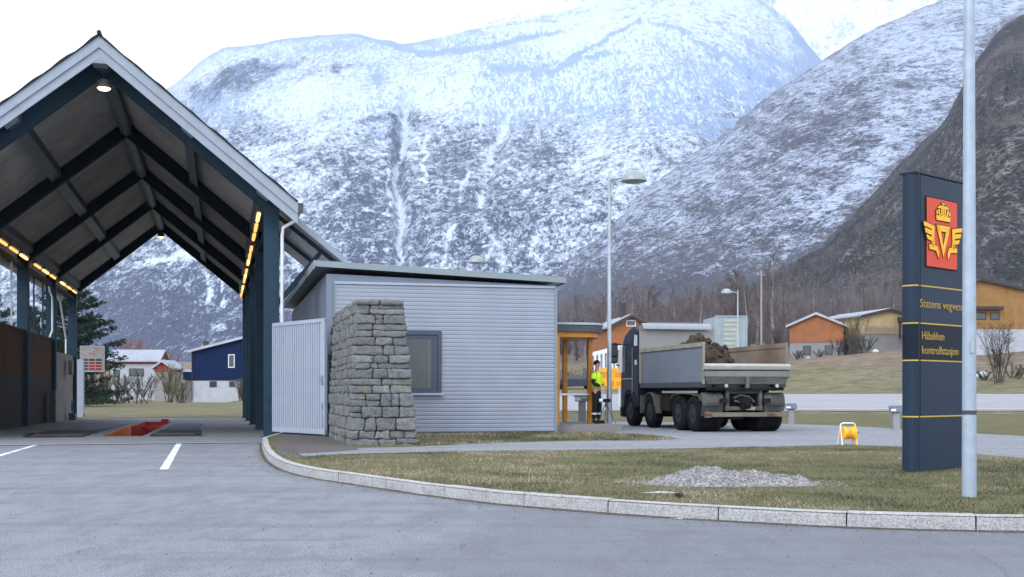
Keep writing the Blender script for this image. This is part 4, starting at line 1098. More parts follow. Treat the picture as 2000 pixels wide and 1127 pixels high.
b.tube([(-.3, .1, .92), (-.1, .1, 1.0), (.15, .1, .96), (.3, .1, .82)], .035, 8); b.tube([(-.28, .08, .85), (.05, .02, .80), (.25, .1, .72)], .03, 8)
b.build('rear_crossmember', tk_grey, truck)
b = MB(); b.box(-.13, .13, -.10, .1, .64, .86); b.tube([(0, -.16, .74), (0, .05, .74)], .07, 10); b.box(-.2, .2, -.02, .06, .86, .93); b.build('tow_hitch', tk_dark, truck, bevel=.015)
b = MB(); b.box(.02, .28, -.012, .0, .60, .69); b.build('number_plate', surf('dusty_plate', (.30,.29,.26), .6, dirt=(.2,.18,.15), dirt_amt=.8), truck)
b = MB()
for x in (-.85, .0, .85): b.box(x-.05, x+.05, -.03, .12, 1.12, 1.30)
b.box(-1.1, 1.15, .0, .3, 1.13, 1.22); b.build('hinge_beam', tk_dark, truck, bevel=.02)
for x in (-.62, .85):
    b = MB(); b.lathe([(.05, -.03), (.05, 0), (.02, .01)], (x, -.16, 1.26), 'y', 12); b.build('work_lamp', M['galv'], truck)
# cab
cabp = [(5.36, .62), (5.36, 2.72), (5.42, 3.04), (5.62, 3.16), (6.2, 3.14), (6.75, 2.92), (6.98, 2.62), (7.08, 2.25), (7.14, 1.6), (7.16, .55), (6.78, .55), (6.74, .9), (6.5, 1.10), (5.86, 1.10), (5.60, .9), (5.56, .62)]
b = MB(); b.prism(cabp, 'x', -1.21, 1.21); cb = b.build('cab', tk_cab, truck, bevel=.05, seg=3)
for s in (-1, 1):
    x = s*1.213
    b = MB(); q = [(6.02, 1.62), (6.02, 2.42), (6.62, 2.46), (6.86, 2.2), (7.0, 1.62)]; b.prism(q, 'x', x-.004, x+.004); b.build('side_window', M['glass'], truck)
    b = MB(); b.prism([(5.45, 2.55), (5.45, 2.86), (5.72, 2.9), (5.78, 2.55)], 'x', x-.003, x+.006); b.prism([(5.5, 1.95), (5.5, 2.1), (5.7, 2.1), (5.7, 1.95)], 'x', x-.003, x+.005); b.build('cab_decal', surf('pale_decal', (.45,.47,.5), .5), truck)
    b = MB(); b.box(min(x, x+s*.005)-.001, max(x, x+s*.005)+.001, 5.98, 6.99, 1.50, 1.53); b.box(x-.004, x+.004, 5.94, 5.965, .95, 2.5); b.build('door_trim', M['galv'], truck)
    # mirrors on arms
    xm = s*1.50
    b = MB(); b.box(xm-.15, xm+.15, 6.98, 7.10, 2.02, 2.66); hm = b.build('mirror', M['black'], truck, bevel=.03)
    b = MB(); b.box(xm-.11, xm+.11, 6.972, 6.978, 2.28, 2.62); b.box(xm-.11, xm+.11, 6.972, 6.978, 2.06, 2.22); b.build('mirror_glass', surf('mirror_face', (.05,.055,.065), .2), hm)
    b = MB(); b.tube([(s*1.2, 7.0, 2.62), (xm, 7.04, 2.68)], .022, 6); b.tube([(s*1.2, 7.0, 1.92), (xm-.1*s, 7.04, 1.98)], .022, 6); b.build('mirror_arm', M['black'], truck)
    b = MB(); b.box(min(s*1.215, s*1.30), max(s*1.215, s*1.30), 6.93, 7.04, 1.72, 2.58); b.build('window_reflection', surf('reflection_white', (.55,.58,.62), .4), truck, bevel=.01)  # added pale strip: the side window's white reflection painted as a part
b = MB(); b.box(-1.0, 1.0, 6.0, 6.6, 3.15, 3.19); b.build('roof_spoiler', tk_cab, truck, bevel=.02)
b = MB(); b.tube([(-1.0, 5.28, 1.0), (-1.0, 5.28, 2.9)], .07, 10); b.box(-1.15, 1.15, 5.25, 5.34, 1.2, 2.6); b.build('cab_back_stack', M['black'], truck)
b = MB(); b.box(-1.25, -1.18, 6.85, 7.1, .30, .62); b.box(-1.2, 1.2, 6.8, 7.2, .28, .56); b.build('front_bumper', tk_dark, truck, bevel=.03)

# load of soil
n = 90; xsx = np.linspace(-HW+.06, HW-.06, n); ysy = np.linspace(.05, 5.1, 2*n); A, B = np.meshgrid(xsx, ysy)
h = 1.46 + .88*np.exp(-(((A+.62)/.82)**2+((B-2.3)/1.6)**2)**1.5) + .5*np.exp(-(((A+.9)/.6)**2+((B-1.2)/1.1)**2)) + .28*np.exp(-(((A-.25)/.35)**2+((B-1.6)/.5)**2))
h += (fbm(A*2.2, B*2.2, 5, 4)-.5)*.6 + (ridged(A*3.5, B*3.5, 6, 4)-.55)*.5*np.clip((h-1.5)*2, 0, 1)
h = np.where(h > 2.25, 2.25+(h-2.25)*.7, h); h = np.where(A > .75, np.minimum(h, 1.62), h); h = np.maximum(h, 1.435)
v = np.stack([A.ravel(), B.ravel(), h.ravel()], 1); nn_ = n
f = [(j*nn_+i, j*nn_+i+1, (j+1)*nn_+i+1, (j+1)*nn_+i) for j in range(2*n-1) for i in range(nn_-1)]
def soil():
    m, t, b = new_mat('wet_soil'); v_ = coord(t); n1 = noise(t, v_, 4, 7, .7); n2 = noise(t, v_, 25, 5, .75)
    c = ramp(t, n1, [(.35,(.010,.007,.005)), (.5,(.034,.022,.015)), (.66,(.095,.062,.040))])
    c = mix(t, .4, c, ramp(t, n2, [(.35,(.008,.006,.005)), (.65,(.09,.068,.05))])); t.links.new(c, b.inputs['Base Color']); b.inputs['Roughness'].default_value = .95
    bump(t, b, n2, .9, .05); return m
M['soil'] = soil()
rgs = random.Random(6); v = [tuple(q) for q in v]
for _ in range(420):
    i_ = rgs.randrange(8, n-14); j_ = rgs.randrange(6, int(n*1.6)); q = v[j_*n+i_]
    if q[2] < 1.55: continue
    r_ = rgs.choice((.03,.045,.06,.09,.13)); b0 = len(v)
    ring = [(math.cos(k*PI/3), math.sin(k*PI/3)) for k in range(6)]
    v.append((q[0], q[1], q[2]+r_*.8))
    for lv_, rr2 in ((.45, .75), (-.3, 1.0)):
        for cx2, sy2 in ring: v.append((q[0]+cx2*r_*rr2*rgs.uniform(.7,1.2), q[1]+sy2*r_*rr2*rgs.uniform(.7,1.2), q[2]+r_*lv_*rgs.uniform(.7,1.2)))
    for k in range(6):
        f.append((b0, b0+1+k, b0+1+(k+1) % 6)); f.append((b0+1+k, b0+7+k, b0+7+(k+1) % 6, b0+1+(k+1) % 6))
ld = mesh_obj('soil_load', v, f, M['soil'], smooth=False); ld.location = TR; ld.rotation_euler.z = TA
tag(ld, 'heap of dark lumpy soil lying in the back of the tipper truck', 'soil')

# ================================================================== STATION SIGN (totem)
S0 = Vector((5.55, 16.10, 0)); SA = math.atan2(.663, .749); SLN = 1.42; STH = .24; SHH = 4.09
sign = empty('station_sign', S0, SA, 'tall dark blue station sign pillar with red crowned emblem and yellow lines', 'sign')
sg = surf('sign_blue', (.012,.026,.050), .45, .0, var=.08, scale=1.2, dirt=(.02,.032,.05), dirt_amt=.3, spec=.2)
sg2 = surf('sign_blue_dark', (.006,.011,.022), .45, .0, var=.1, spec=.15)
sgs = surf('sign_edge_blue', (.005,.014,.034), .4, .0, var=.1, spec=.2)
yl = surf('sign_yellow', (.46,.33,.06), .5)
# body with a rounded end
def outline(o):
    p = [(SLN+o, -o), (SLN+o, STH+o)]
    p += [(0.02+(.075+o)*-math.sin(a)*1.0, STH/2+(STH/2+o)*math.cos(a)) for a in np.linspace(0, PI, 12)]
    return p
zs = [0, .757, 1.53, 2.04, 2.556, SHH]
for i in range(5):
    z0 = zs[i]-(.05 if i == 0 else 0); z1 = zs[i+1]
    b = MB(); b.prism(outline(0), 'z', z0+.012 if i else z0, z1-.012); b.build('panel', sg2 if i == 2 else sg, sign, bevel=.0)
    if i < 4:
        b = MB(); b.prism(outline(.003), 'z', z1-.009, z1+.009); b.build('yellow_line', yl, sign)
b = MB(); b.prism([(.02, -.004), (-.03, .03), (-.055, STH/2), (-.03, STH-.03), (.02, STH+.004), (.05, STH+.004), (.05, -.004)], 'z', .02, SHH+.004); b.build('edge_strip', sgs, sign)
b = MB(); b.box(.052, .060, -.006, .01, .77, SHH); b.build('joint_strip', M['black'], sign)
b = MB(); b.box(-.05, SLN+.02, -.01, STH+.01, SHH, SHH+.02); b.build('top_cap', sgs, sign)
def spt(px, py, off=0):
    a = (px-CXP)/FPX; t = (a*S0.y-S0.x)/(U2.x-a*U2.y); D = S0.y+U2.y*t
    return (t, CAM_H-(py-HZP)*D/FPX)
U2 = Vector((.749, .663, 0))
def ecrop(pts): return [spt(1760+x/5.636, 360+y/5.636) for x, y in pts]
red = surf('emblem_red', (.56,.05,.018), .45, var=.05); gold = surf('emblem_gold', (.80,.42,.015), .45, var=.06); blk = surf('emblem_outline', (.03,.012,.005), .6)
b = MB(); b.box(.205, 1.04, -.018, -.002, 2.835, 3.785); b.build('emblem_shield', red, sign)
b = MB(); b.box(.195, 1.05, -.016, -.001, 3.786, 3.80); b.box(.195, .204, -.016, -.001, 2.83, 3.785); b.box(1.041, 1.052, -.016, -.001, 2.82, 3.80); b.box(.195, 1.05, -.016, -.001, 2.82, 2.834); b.build('emblem_edge', blk, sign)
def shape(poly, grow=0.012):
    "gold shape with a dark rim behind it"
    c = Vector((sum(p[0] for p in poly)/len(poly), sum(p[1] for p in poly)/len(poly)))
    n = len(poly); area = sum(poly[i][0]*poly[(i+1) % n][1]-poly[(i+1) % n][0]*poly[i][1] for i in range(n))
    sgn = 1 if area > 0 else -1; out = []
    for i in range(n):
        p0, p1, p2 = Vector(poly[i-1]), Vector(poly[i]), Vector(poly[(i+1) % n])
        a = (p1-p0).normalized(); c_ = (p2-p1).normalized(); na = Vector((a.y, -a.x))*sgn; nb = Vector((c_.y, -c_.x))*sgn
        m_ = (na+nb); m_ = m_/max(.6, m_.length_squared/2); out.append(tuple(p1+m_*grow))
    gold_b.prism(poly, 'y', -.032, -.0245); blk_b.prism(out, 'y', -.025, -.0185)
# symmetric emblem built round its own axis
cx_, u = .635, .01
def E(pts, mirror=True):
    shape([(cx_+x*u, z) for x, z in pts])
    if mirror: shape([(cx_-x*u, z) for x, z in pts])
gold_b, blk_b = MB(), MB()
# V: outer bars (two legs + top bar)
E([(0, 2.99), (18.5, 3.415), (10.5, 3.415), (0, 3.13)]); 
E([(-18.5, 3.425), (18.5, 3.425), (15.5, 3.34), (-15.5, 3.34)], False)
# wings: outer feathers in three steps and the angular lower part
E([(25, 3.40), (53, 3.44), (52, 3.38), (32, 3.35), (31, 3.10), (26, 3.10)])
E([(31, 3.33), (50, 3.355), (48, 3.29), (31, 3.265)])
E([(31, 3.24), (46, 3.265), (43, 3.205), (31, 3.18)])
E([(24, 3.20), (30, 3.20), (30, 3.13), (39, 3.135), (37, 3.07), (20, 3.06), (13, 2.96), (12, 3.04), (17, 3.13), (24, 3.13)])
# crown: band, five points, arches, orb and cross
E([(-18, 3.49), (18, 3.49), (20, 3.56), (14, 3.55), (9, 3.575), (4.5, 3.55), (0, 3.58), (-4.5, 3.55), (-9, 3.575), (-14, 3.55), (-20, 3.56)], False)
E([(3, 3.56), (6, 3.57), (6.5, 3.66), (3.5, 3.66)]); E([(9, 3.57), (12, 3.57), (15.5, 3.635), (11, 3.65)]); E([(15, 3.57), (18, 3.57), (20, 3.62), (17, 3.625)])
E([(-1.2, 3.575), (1.2, 3.575), (1.6, 3.72), (-1.6, 3.72)], False); E([(-16, 3.66), (16, 3.66), (10, 3.70), (-10, 3.70)], False); E([(-4.5, 3.725), (4.5, 3.725), (4.5, 3.74), (-4.5, 3.74)], False)
gold_b.build('emblem', gold, sign); blk_b.build('emblem_rim', blk, sign)
def text(body, size, x, z, mat, parent, name, wd=None, y=-.006, rot=(PI/2, 0, 0), ext=.003, align='LEFT'):
    cu = bpy.data.curves.new(name, 'FONT'); cu.body = body; cu.size = size; cu.extrude = ext; cu.align_x = align
    o = bpy.data.objects.new(name, cu); COL.objects.link(o); bpy.context.view_layer.update()
    me = bpy.data.meshes.new_from_object(o.evaluated_get(bpy.context.evaluated_depsgraph_get()))
    COL.objects.unlink(o); bpy.data.objects.remove(o)
    me.materials.clear(); me.materials.append(mat)
    if wd:
        xs_ = [v.co.x for v in me.vertices]; k = wd/(max(xs_)-min(xs_))
        for v in me.vertices: v.co.x *= k
    ob = bpy.data.objects.new(name, me); COL.objects.link(ob); ob.parent = parent; ob.location = (x, y, z); ob.rotation_euler = rot
    return ob
ltr = surf('letter_gold', (.36,.25,.07), .6)
text('Statens vegvesen', .165, .04, 2.26, ltr, sign, 'lettering', 1.30)
text('Håbakken', .16, .085, 1.82, ltr, sign, 'lettering', .60)
text('kontrollstasjon', .16, .085, 1.62, ltr, sign, 'lettering', 1.00)

# ================================================================== MAST AND LAMP POSTS
mp = G(1893, 970, 0)
mast = empty('flag_mast', (mp.x, mp.y, 0), 0, 'thick pale galvanised mast in front of the station sign', 'mast')
b = MB(); b.tube([(0, 0, -.05), (0, 0, 2.0), (0, 0, 5.2), (0, 0, 9.5)], [.075, .068, .055, .042], 24); b.build('pole', M['galv_mast'], mast, smooth=True)
b = MB(); b.lathe([(.0735, .86), (.0735, .905)], n=24); b.build('band', M['frame_dark'], mast)
b = MB(); b.box(-.02, .02, -.085, -.065, 1.5, 1.62); b.build('hatch', M['galv'], mast, bevel=.004)
lampw = surf('lamp_bowl', (.25,.28,.29), .4, .1)
def lamp_post(loc, H, side, label, r=.085, arm=.72, R_=.385, rz_=0.0):
    e = empty('lamp_post', loc, rz_, label, 'street lamp', 'round headed lamp posts of the station')
    b = MB(); b.tube([(0, 0, -.1), (0, 0, 1.1), (0, 0, 1.15), (0, 0, H)], [r, r*.95, r*.8, r*.5], 14); b.build('pole', M['galv'], e, smooth=True)
    b = MB(); b.tube([(0, 0, H-.08), (side*arm*.5, 0, H-.03), (side*(arm-.2), 0, H-.06)], .03, 8); b.tube([(0, 0, H-.1), (0, 0, H+.15)], .02, 6); b.build('arm', M['galv'], e, smooth=True)
    b = MB(); b.lathe([(R_, H-.13), (R_*.99, H-.10), (R_*.93, H-.02), (R_*.78, H+.08), (R_*.5, H+.16), (R_*.2, H+.195), (.01, H+.2)], (side*arm, 0, 0), n=28); hd = b.build('lamp_head', lampw, e, smooth=True)
    b = MB(); b.lathe([(R_*.96, H-.132), (R_*.7, H-.165), (R_*.3, H-.19), (.01, H-.195)], (side*arm, 0, 0), n=24); b.build('diffuser', M['galv'], hd, smooth=True)
    return e
p = G(1190, 838, 0); lamp_post((p.x, p.y, 0), 7.42, 1, 'tall lamp post with round head standing in front of the truck cab')
p = P(1441, 765, 84); lamp_post((p.x, p.y, .5), 7.75, -1, 'distant round lamp post rising behind the white container', arm=.80)
p = P(900, 765, 55); lamp_post((p.x, p.y, 0), 7.25, 1, 'round lamp head showing just above the office roof')
p = P(80, 765, 112); lamp_post((p.x, p.y, -.3), 8.7, .001, 'far lamp post seen through the open bay of the hall', arm=.8)
p = P(1487, 765, 150)
tp = empty('wooden_pole', (p.x, p.y, 4.0), 0, 'thin tall weathered pole before the bare wood', 'utility pole')
b = MB(); b.tube([(0, 0, -.5), (0, 0, 12.6)], [.16, .10], 8); b.build('pole', surf('weathered_pole', (.26,.25,.24), .9), tp, smooth=True)
b = MB(); b.box(-.6, .6, -.06, .06, 11.9, 12.05); b.build('crossarm', surf('weathered_arm', (.2,.19,.18), .9), tp)

# posts with flat lamp heads
def bollard(px, py, hh, wpost, whead, label, D=None):
    q = G(px, py, 0)
    e = empty('bollard_lamp', (q.x, q.y, 0), 0, label, 'bollard', 'grey posts with flat heads along the yard')
    b = MB(); b.box(-wpost/2, wpost/2, -.07, .07, -.05, hh); b.build('post', surf('bollard_grey', (.26,.27,.29), .6, .1, dirt=(.17,.17,.17)), e, bevel=.01)
    b = MB(); b.box(-whead/2, whead/2, -.13, .13, hh+.002, hh+.12); b.prism([(-whead*.62, hh+.13), (whead*.5, hh+.13), (whead*.42, hh+.2), (-whead*.5, hh+.2)], 'y', -.12, .12); b.build('head', M['siding_flat'], e, bevel=.015)
    b = MB(); b.box(-whead*.5-.02, -whead*.12, -.15, -.131, hh+.03, hh+.10); b.build('lamp', surf('lamp_face', (.7,.7,.7), .3), e, bevel=.008)
bollard(1137, 835.5, .80, .22, .44, 'grey post with flat head beside the entrance shelter')
bollard(1545, 828, .50, .20, .36, 'low grey post with flat head just right of the truck')
bollard(1750, 839, .50, .20, .34, 'low grey post with flat head just left of the station sign')
# ================================================================== HOUSES AND SHEDS
def hmat(n, c, **k): return surf(n, c, .7, var=.10, scale=.8, **k)
def boards(name, c, pitch=.2, vertical=True):
    m, t, b = new_mat(name); v = coord(t); n1 = noise(t, v, .8, 6, .65); sp = t.nodes.new('ShaderNodeSeparateXYZ'); t.links.new(v, sp.inputs[0])
    ax = math_(t, 'ADD', sp.outputs[0], sp.outputs[1]) if vertical else sp.outputs[2]
    fr_ = math_(t, 'FRACT', math_(t, 'DIVIDE', ax, pitch)); g = ramp(t, fr_, [(.0,(.4,.4,.4)), (.12,(1,1,1)), (.9,(1,1,1)), (1,(.5,.5,.5))])
    c_ = mix(t, .6, ramp(t, n1, [(.3, tuple(x*.75 for x in c)), (.7, tuple(min(1, x*1.15) for x in c))]), g, 'MULTIPLY')
    t.links.new(c_, b.inputs['Base Color']); b.inputs['Roughness'].default_value = .75; b.inputs['Specular IOR Level'].default_value = .12; return m
M['blue_b'] = boards('blue_boards', (.003,.013,.060), .28)
M['orange_b'] = boards('orange_boards', (.29,.12,.055), .2, False)
M['ochre_b'] = boards('ochre_boards', (.28,.155,.06), .22)
M['yellow_b'] = boards('pale_yellow_boards', (.42,.32,.17), .22)
M['plaster'] = hmat('grey_plaster', (.22,.225,.235), dirt=(.17,.17,.17))
M['plasterw'] = hmat('white_plaster', (.36,.385,.43), dirt=(.22,.23,.25))
M['roofsnow'] = hmat('frosted_roof', (.27,.29,.34), dirt=(.14,.14,.16))
M['roofdark'] = hmat('dark_roof', (.06,.06,.065))
M['trimd'] = hmat('dark_trim', (.05,.045,.045)); M['redb'] = boards('red_boards', (.30,.035,.03), .25)

def house(name, px, D, z0, wid, dep, base_h, wall_h, rise, rzr, label, up, low, roof_m, wins=(), over=.45, ridge='y', chim=None, apex=.5, cat='house'):
    """gable towards the camera when ridge == 'y'; px is the centre of the front wall. wins: (x, z, w, h) on the front"""
    q = P(px, 765, D); e = empty(name, (q.x, q.y, z0), rzr, label, cat)
    hw = wid/2; ht = base_h+wall_h
    b = MB(); b.box(-hw, hw, 0, dep, -2.5, base_h); b.build('foundation', low, e)
    if ridge == 'y':
        xa = -hw+wid*apex
        b = MB(); b.prism([(-hw-.04, base_h+.003), (hw+.04, base_h+.003), (hw+.04, ht), (xa, ht+rise), (-hw-.04, ht)], 'y', -.06, dep+.06); b.build('wall', up, e)
        b = MB(); k0 = rise/(xa+hw); k1 = rise/(hw-xa)
        b.prism([(-hw-over, ht-over*k0+.02), (xa, ht+rise+.02), (hw+over, ht-over*k1+.02), (hw+over, ht-over*k1+.22), (xa, ht+rise+.24), (-hw-over, ht-over*k0+.22)], 'y', -.5, dep+.5); rf = b.build('roof', roof_m, e)
        b = MB()
        b.prism([(-hw-over-.02, ht-over*k0-.12), (xa, ht+rise-.12), (hw+over+.02, ht-over*k1-.12), (hw+over+.02, ht-over*k1+.19), (xa, ht+rise+.2), (-hw-over-.02, ht-over*k0+.19)], 'y', -.56, -.505); b.build('verge_board', M['plasterw'] if 'blue' in label or 'grey' in label else M['trimd'], rf)
    else:
        b = MB(); b.box(-hw-.04, hw+.04, -.06, dep+.06, base_h+.003, ht); b.build('wall', up, e)
        b = MB(); b.prism([(-.0, ht+.004), (dep, ht+.004), (dep/2, ht+rise)], 'x', -hw, hw); b.build('gable', up, e)
        b = MB(); kk_ = rise/(dep/2); b.prism([(-over, ht-over*kk_+.03), (dep/2, ht+rise+.03), (dep+over, ht-over*kk_+.03), (dep+over, ht-over*kk_+.22), (dep/2, ht+rise+.25), (-over, ht-over*kk_+.22)], 'x', -hw-.4, hw+.4); rf = b.build('roof', roof_m, e)
    if chim:
        b = MB(); b.box(chim[0]-.3, chim[0]+.3, chim[1]-.3, chim[1]+.3, ht-.5, chim[2]); b.build('chimney', M['trimd'], rf)
    for wn in wins:
        x, z, w_, h_ = wn[:4]; fm = wn[4] if len(wn) > 4 else M['white']
        y = -.07 if z > base_h else -.01
        b = MB(); b.box(x-w_/2-.1, x+w_/2+.1, y-.05, y-.0, z-h_/2-.1, z-h_/2); b.box(x-w_/2-.1, x+w_/2+.1, y-.05, y, z+h_/2, z+h_/2+.1)
        b.box(x-w_/2-.1, x-w_/2, y-.05, y, z-h_/2, z+h_/2); b.box(x+w_/2, x+w_/2+.1, y-.05, y, z-h_/2, z+h_/2)
        wi = b.build('window', fm, e); b = MB(); b.box(x-w_/2, x+w_/2, y-.02, y-.004, z-h_/2, z+h_/2)
        b.build('pane', M['glass'], wi)
    return e
# blue house behind the hall
e = house('house', 470, 150, -.1, 12.4, 14, 2.62, 3.75, 2.9, 0.0, 'dark blue boarded house on a white basement with a pale sloping roof', M['blue_b'], M['plasterw'], M['roofsnow'],
          wins=[(-1.15, 5.1, .62, 1.5), (-3.5, 2.15, .7, .55, M['trimd']), (-1.1, 2.15, .5, .5, M['trimd'])], chim=(-5.2, 3, 7.8), apex=.92)
b = MB(); b.box(-7.65, -6.22, 1.0, 6, 2.7, 3.75); b.build('balcony', M['blue_b'], e)
b = MB(); b.box(-7.45, -6.3, 1.3, 1.5, -2, 2.69); b.box(-7.45, -6.22, 3.5, 5.6, -2, 2.69); b.build('balcony_wall', M['plaster'], e)
b = MB(); b.tube([(-6.15, -.15, 0), (-6.15, -.15, 6.2)], .06, 6); b.build('drainpipe', M['trimd'], e)
# white house with red gable band on the left
e = house('house', 262, 185, -.1, 7.4, 8, 3.0, 3.1, 1.6, .10, 'white house with red eaves and a frosted roof behind the pine', M['redb'], M['plasterw'], M['roofsnow'],
          wins=[(-.9, 2.3+1.2, .0001, .0001)][:0], ridge='x', over=.7)
for x, z, w_ in ((-.2, 4.3, .9), (.95, 4.3, .9), (-2.6, 4.1, .7)):
    b = MB(); b.box(x-w_/2-.1, x+w_/2+.1, -.16, -.11, z-.7, z+.55); wi = b.build('window', M['trimd'], e); b = MB(); b.box(x-w_/2, x+w_/2, -.18, -.165, z-.6, z+.45); b.build('pane', M['glass'], wi)
b = MB(); b.box(-3.7, 3.7, -.10, -.063, 2.6, 5.55); b.build('wall', M['plasterw'], e)
house('shed', 318, 178, -.1, 2.5, 5, 4.2, .7, .9, -.05, 'narrow grey shed with a red gable beside the white house', M['redb'], hmat('grey_boards', (.24,.23,.23)), M['roofsnow'], over=.5)
house('shed', 352, 200, -.1, 4.2, 6, 3.8, .5, .6, 0.1, 'low pale grey outbuilding left of the blue house', hmat('pale_boards', (.33,.33,.30)), hmat('pale_boards_low', (.30,.29,.26)), M['roofsnow'], over=.4)
# orange house in the middle with grey basement
e = house('house', 1594, 165, 5.85, 7.2, 15, 2.15, 2.45, 1.55, -.30, 'orange gabled house on a grey basement with two dark openings', M['orange_b'], M['plaster'], M['roofsnow'],
          wins=[(-1.25, 1.05, .85, 1.1, M['trimd']), (1.7, 1.05, .85, 1.1, M['trimd'])], over=.5)
b = MB(); b.box(-3.63, -3.605, 2.0, 4.2, .4, 1.6); b.build('window', M['glass'], e)
# orange house behind the truck cab
e = house('house', 1232, 130, 2.9, 4.4, 12, 2.2, 3.2, 1.15, .12, 'small orange gabled house just behind the truck cab', M['orange_b'], M['plaster'], M['roofsnow'], wins=[(0, 5.75, .9, .5)], over=.5, chim=(-.2, 3, 8.2))
e = house('barn', 1330, 150, 3.9, 13, 9, 1.0, 3.9, 1.2, .06, 'long low dark roofed barn behind the truck body', hmat('brown_boards', (.10,.07,.055)), M['plaster'], M['roofdark'], ridge='x', over=.5, cat='barn')
# ochre building left of the sign and the large one on the right
e = house('house', 1737, 168, 6.0, 8.0, 14, 3.3, 2.6, .9, .22, 'pale yellow house on a concrete basement left of the station sign', M['yellow_b'], M['plaster'], M['roofsnow'], over=.7)
b = MB(); b.box(1.2, 3.9, -.6, -.1, 5.0, 5.75); b.box(1.3, 1.55, -.5, -.3, 2.6, 5.0); b.build('balcony', M['trimd'], e)
b = MB()
for i in range(14): b.box(-3.9+i*.37, -3.86+i*.37, -.45, -.40, 3.3, 4.3)
b.box(-4, 1.2, -.47, -.38, 4.3, 4.38); b.build('railing', M['plaster'], e)
e = house('house', 1960, 150, 5.6, 15, 12, 3.5, 4.0, 2.2, .10, 'large ochre house with dark edged roof right of the mast', M['ochre_b'], M['plasterw'], M['roofdark'], wins=[(-3.2, 5.1, 1.5, .7, M['trimd']), (-1.2, 5.1, 1.0, .7, M['trimd'])], over=.6, apex=.28)
b = MB(); b.box(-6.5, -.4, -.9, -.1, 5.9, 6.3); b.build('balcony', M['trimd'], e)
# white ribbed container beside the road
q = P(1428, 765, 140); ct = empty('container', (q.x, q.y, 4.3), .08, 'white ribbed steel container standing behind the truck body', 'container')
b = MB(); b.box(-1.9, 1.9, 0, 6, .2, 5.7); b.build('shell', hmat('container_white', (.29,.325,.35)), ct, bevel=.03)
b = MB()
for i in range(9): b.box(-.95, .95, -.06, -.002, .7+i*.55, .95+i*.55)
b.build('rib', surf('rib_pale', (.34,.36,.31), .7), ct)
b = MB()
for x in (-1.85, -1.2, 1.2, 1.85): b.box(x-.10, x+.10, -.09, -.002, .2, 5.7)
b.box(-1.96, 1.96, -.11, .02, 5.702, 5.85); b.build('frame', hmat('container_frame', (.24,.31,.37)), ct)
b = MB(); b.box(-1.8, 1.8, .2, 5.8, -.6, .195); b.build('skid', M['trimd'], ct)

# small parked cars far away
def car(px, D, z, rzz, col, label, sc=1.0):
    q = P(px, 765, D); e = empty('parked_car', (q.x, q.y, z), rzz, label, 'car', 'parked cars on the slope')
    b = MB(); b.prism([(-2.1,.35),(-2.15,.75),(-1.9,.95),(-1.2,1.0),(1.1,.95),(1.9,.8),(2.1,.6),(2.1,.3)], 'y', -.85, .85); b.build('body', col, e, bevel=.05)
    b = MB(); b.prism([(-1.4,.98),(-1.0,1.42),(.3,1.45),(1.0,.97)], 'y', -.75, .75); b.build('windows', M['glass'], e, bevel=.04)
    for x in (-1.3, 1.3):
        for y in (-.8, .8):
            b = MB(); b.lathe([(.1, -.1), (.32, -.1), (.32, .1), (.1, .1)], (x, y, .32), 'y', 16); b.build('wheel', M['black'], e)
car(1124, 118, float(terrain(np.array(6.4), np.array(118.0))), .1, hmat('car_navy', (.03,.04,.06)), 'small dark car far beyond the entrance shelter')
car(1482, 152, 5.0, .15, hmat('car_silver', (.42,.46,.5)), 'silver car left of the middle orange house')

# ================================================================== YELLOW BOARD AND FENCE BY THE ROAD (behind the person)
q = P(1188, 765, 58)
yb = empty('works_sign', (q.x, q.y, .2), .05, 'yellow works board with orange panels standing behind the lamp post', 'sign')
b = MB(); b.box(-.45, .75, -.02, .02, 1.05, 2.05); b.build('board', surf('works_yellow', (.68,.36,.02), .5, var=.25, scale=4), yb)
b = MB()
for x0, z0, w_, h_ in ((-.35, 1.58, .3, .3), (-.05, 1.2, .35, .25), (.35, 1.6, .3, .25), (.4, 1.2, .25, .2), (-.38, 1.15, .2, .2)): b.box(x0, x0+w_, -.028, -.021, z0, z0+h_)
b.build('panels', surf('works_orange', (.62,.20,.03), .5), yb)
for x in (-.3, .6):
    b = MB(); b.tube([(x, .04, -.3), (x, .04, 2.3)], .03, 8); b.build('leg', M['galv'], yb)
q = P(1180, 765, 66)
pf = empty('picket_fence', (q.x, q.y, .35), .25, 'white slatted fence panel behind the yellow works board', 'fence')
b = MB()
for i in range(8): b.box(-.85+i*.25, -.72+i*.25, -.02, .02, 1.0+.04*i, 2.75+.06*i)
b.build('slat', M['white'], pf)
b = MB(); b.prism([(-.9, 2.68), (1.1, 3.15), (1.1, 3.4), (-.9, 2.9)], 'y', .022, .06); b.box(-.8, -.7, .022, .1, -.5, 2.7); b.box(.9, 1.0, .022, .1, -.5, 3.0); b.build('rail', M['white'], pf)

# notice board and white cabinet behind the hall
q = P(157, 765, 63)
nb = empty('white_cabinet', (q.x, q.y, -.27), HALL_A, 'tall narrow white cabinet at the back of the hall', 'cabinet')
b = MB(); b.box(-.16, .17, -.1, .3, 0, 3.1); b.build('body', M['gate_white'], nb, bevel=.015)
b = MB(); b.box(.17, .2, -.05, .05, .02, .2); b.build('foot', M['black'], nb)
q = P(180, 765, 65)
ns_ = empty('notice_board', (q.x, q.y, -.27), HALL_A, 'grey and red notice board with a grid of small panels', 'notice board')
b = MB(); b.box(-.60, .62, -.03, .03, 2.50, 3.86); b.build('board', surf('notice_grey', (.26,.25,.25), .6, var=.15, scale=8), ns_)
b = MB(); b.box(-.63, .65, -.045, .035, 3.862, 3.90); b.box(-.63, -.602, -.045, .035, 2.48, 3.86); b.box(.622, .65, -.045, .035, 2.48, 3.86); b.box(-.63, .65, -.045, .035, 2.46, 2.498); b.build('frame', M['galv'], ns_)
rb, kb = MB(), MB(); rg = random.Random(2)
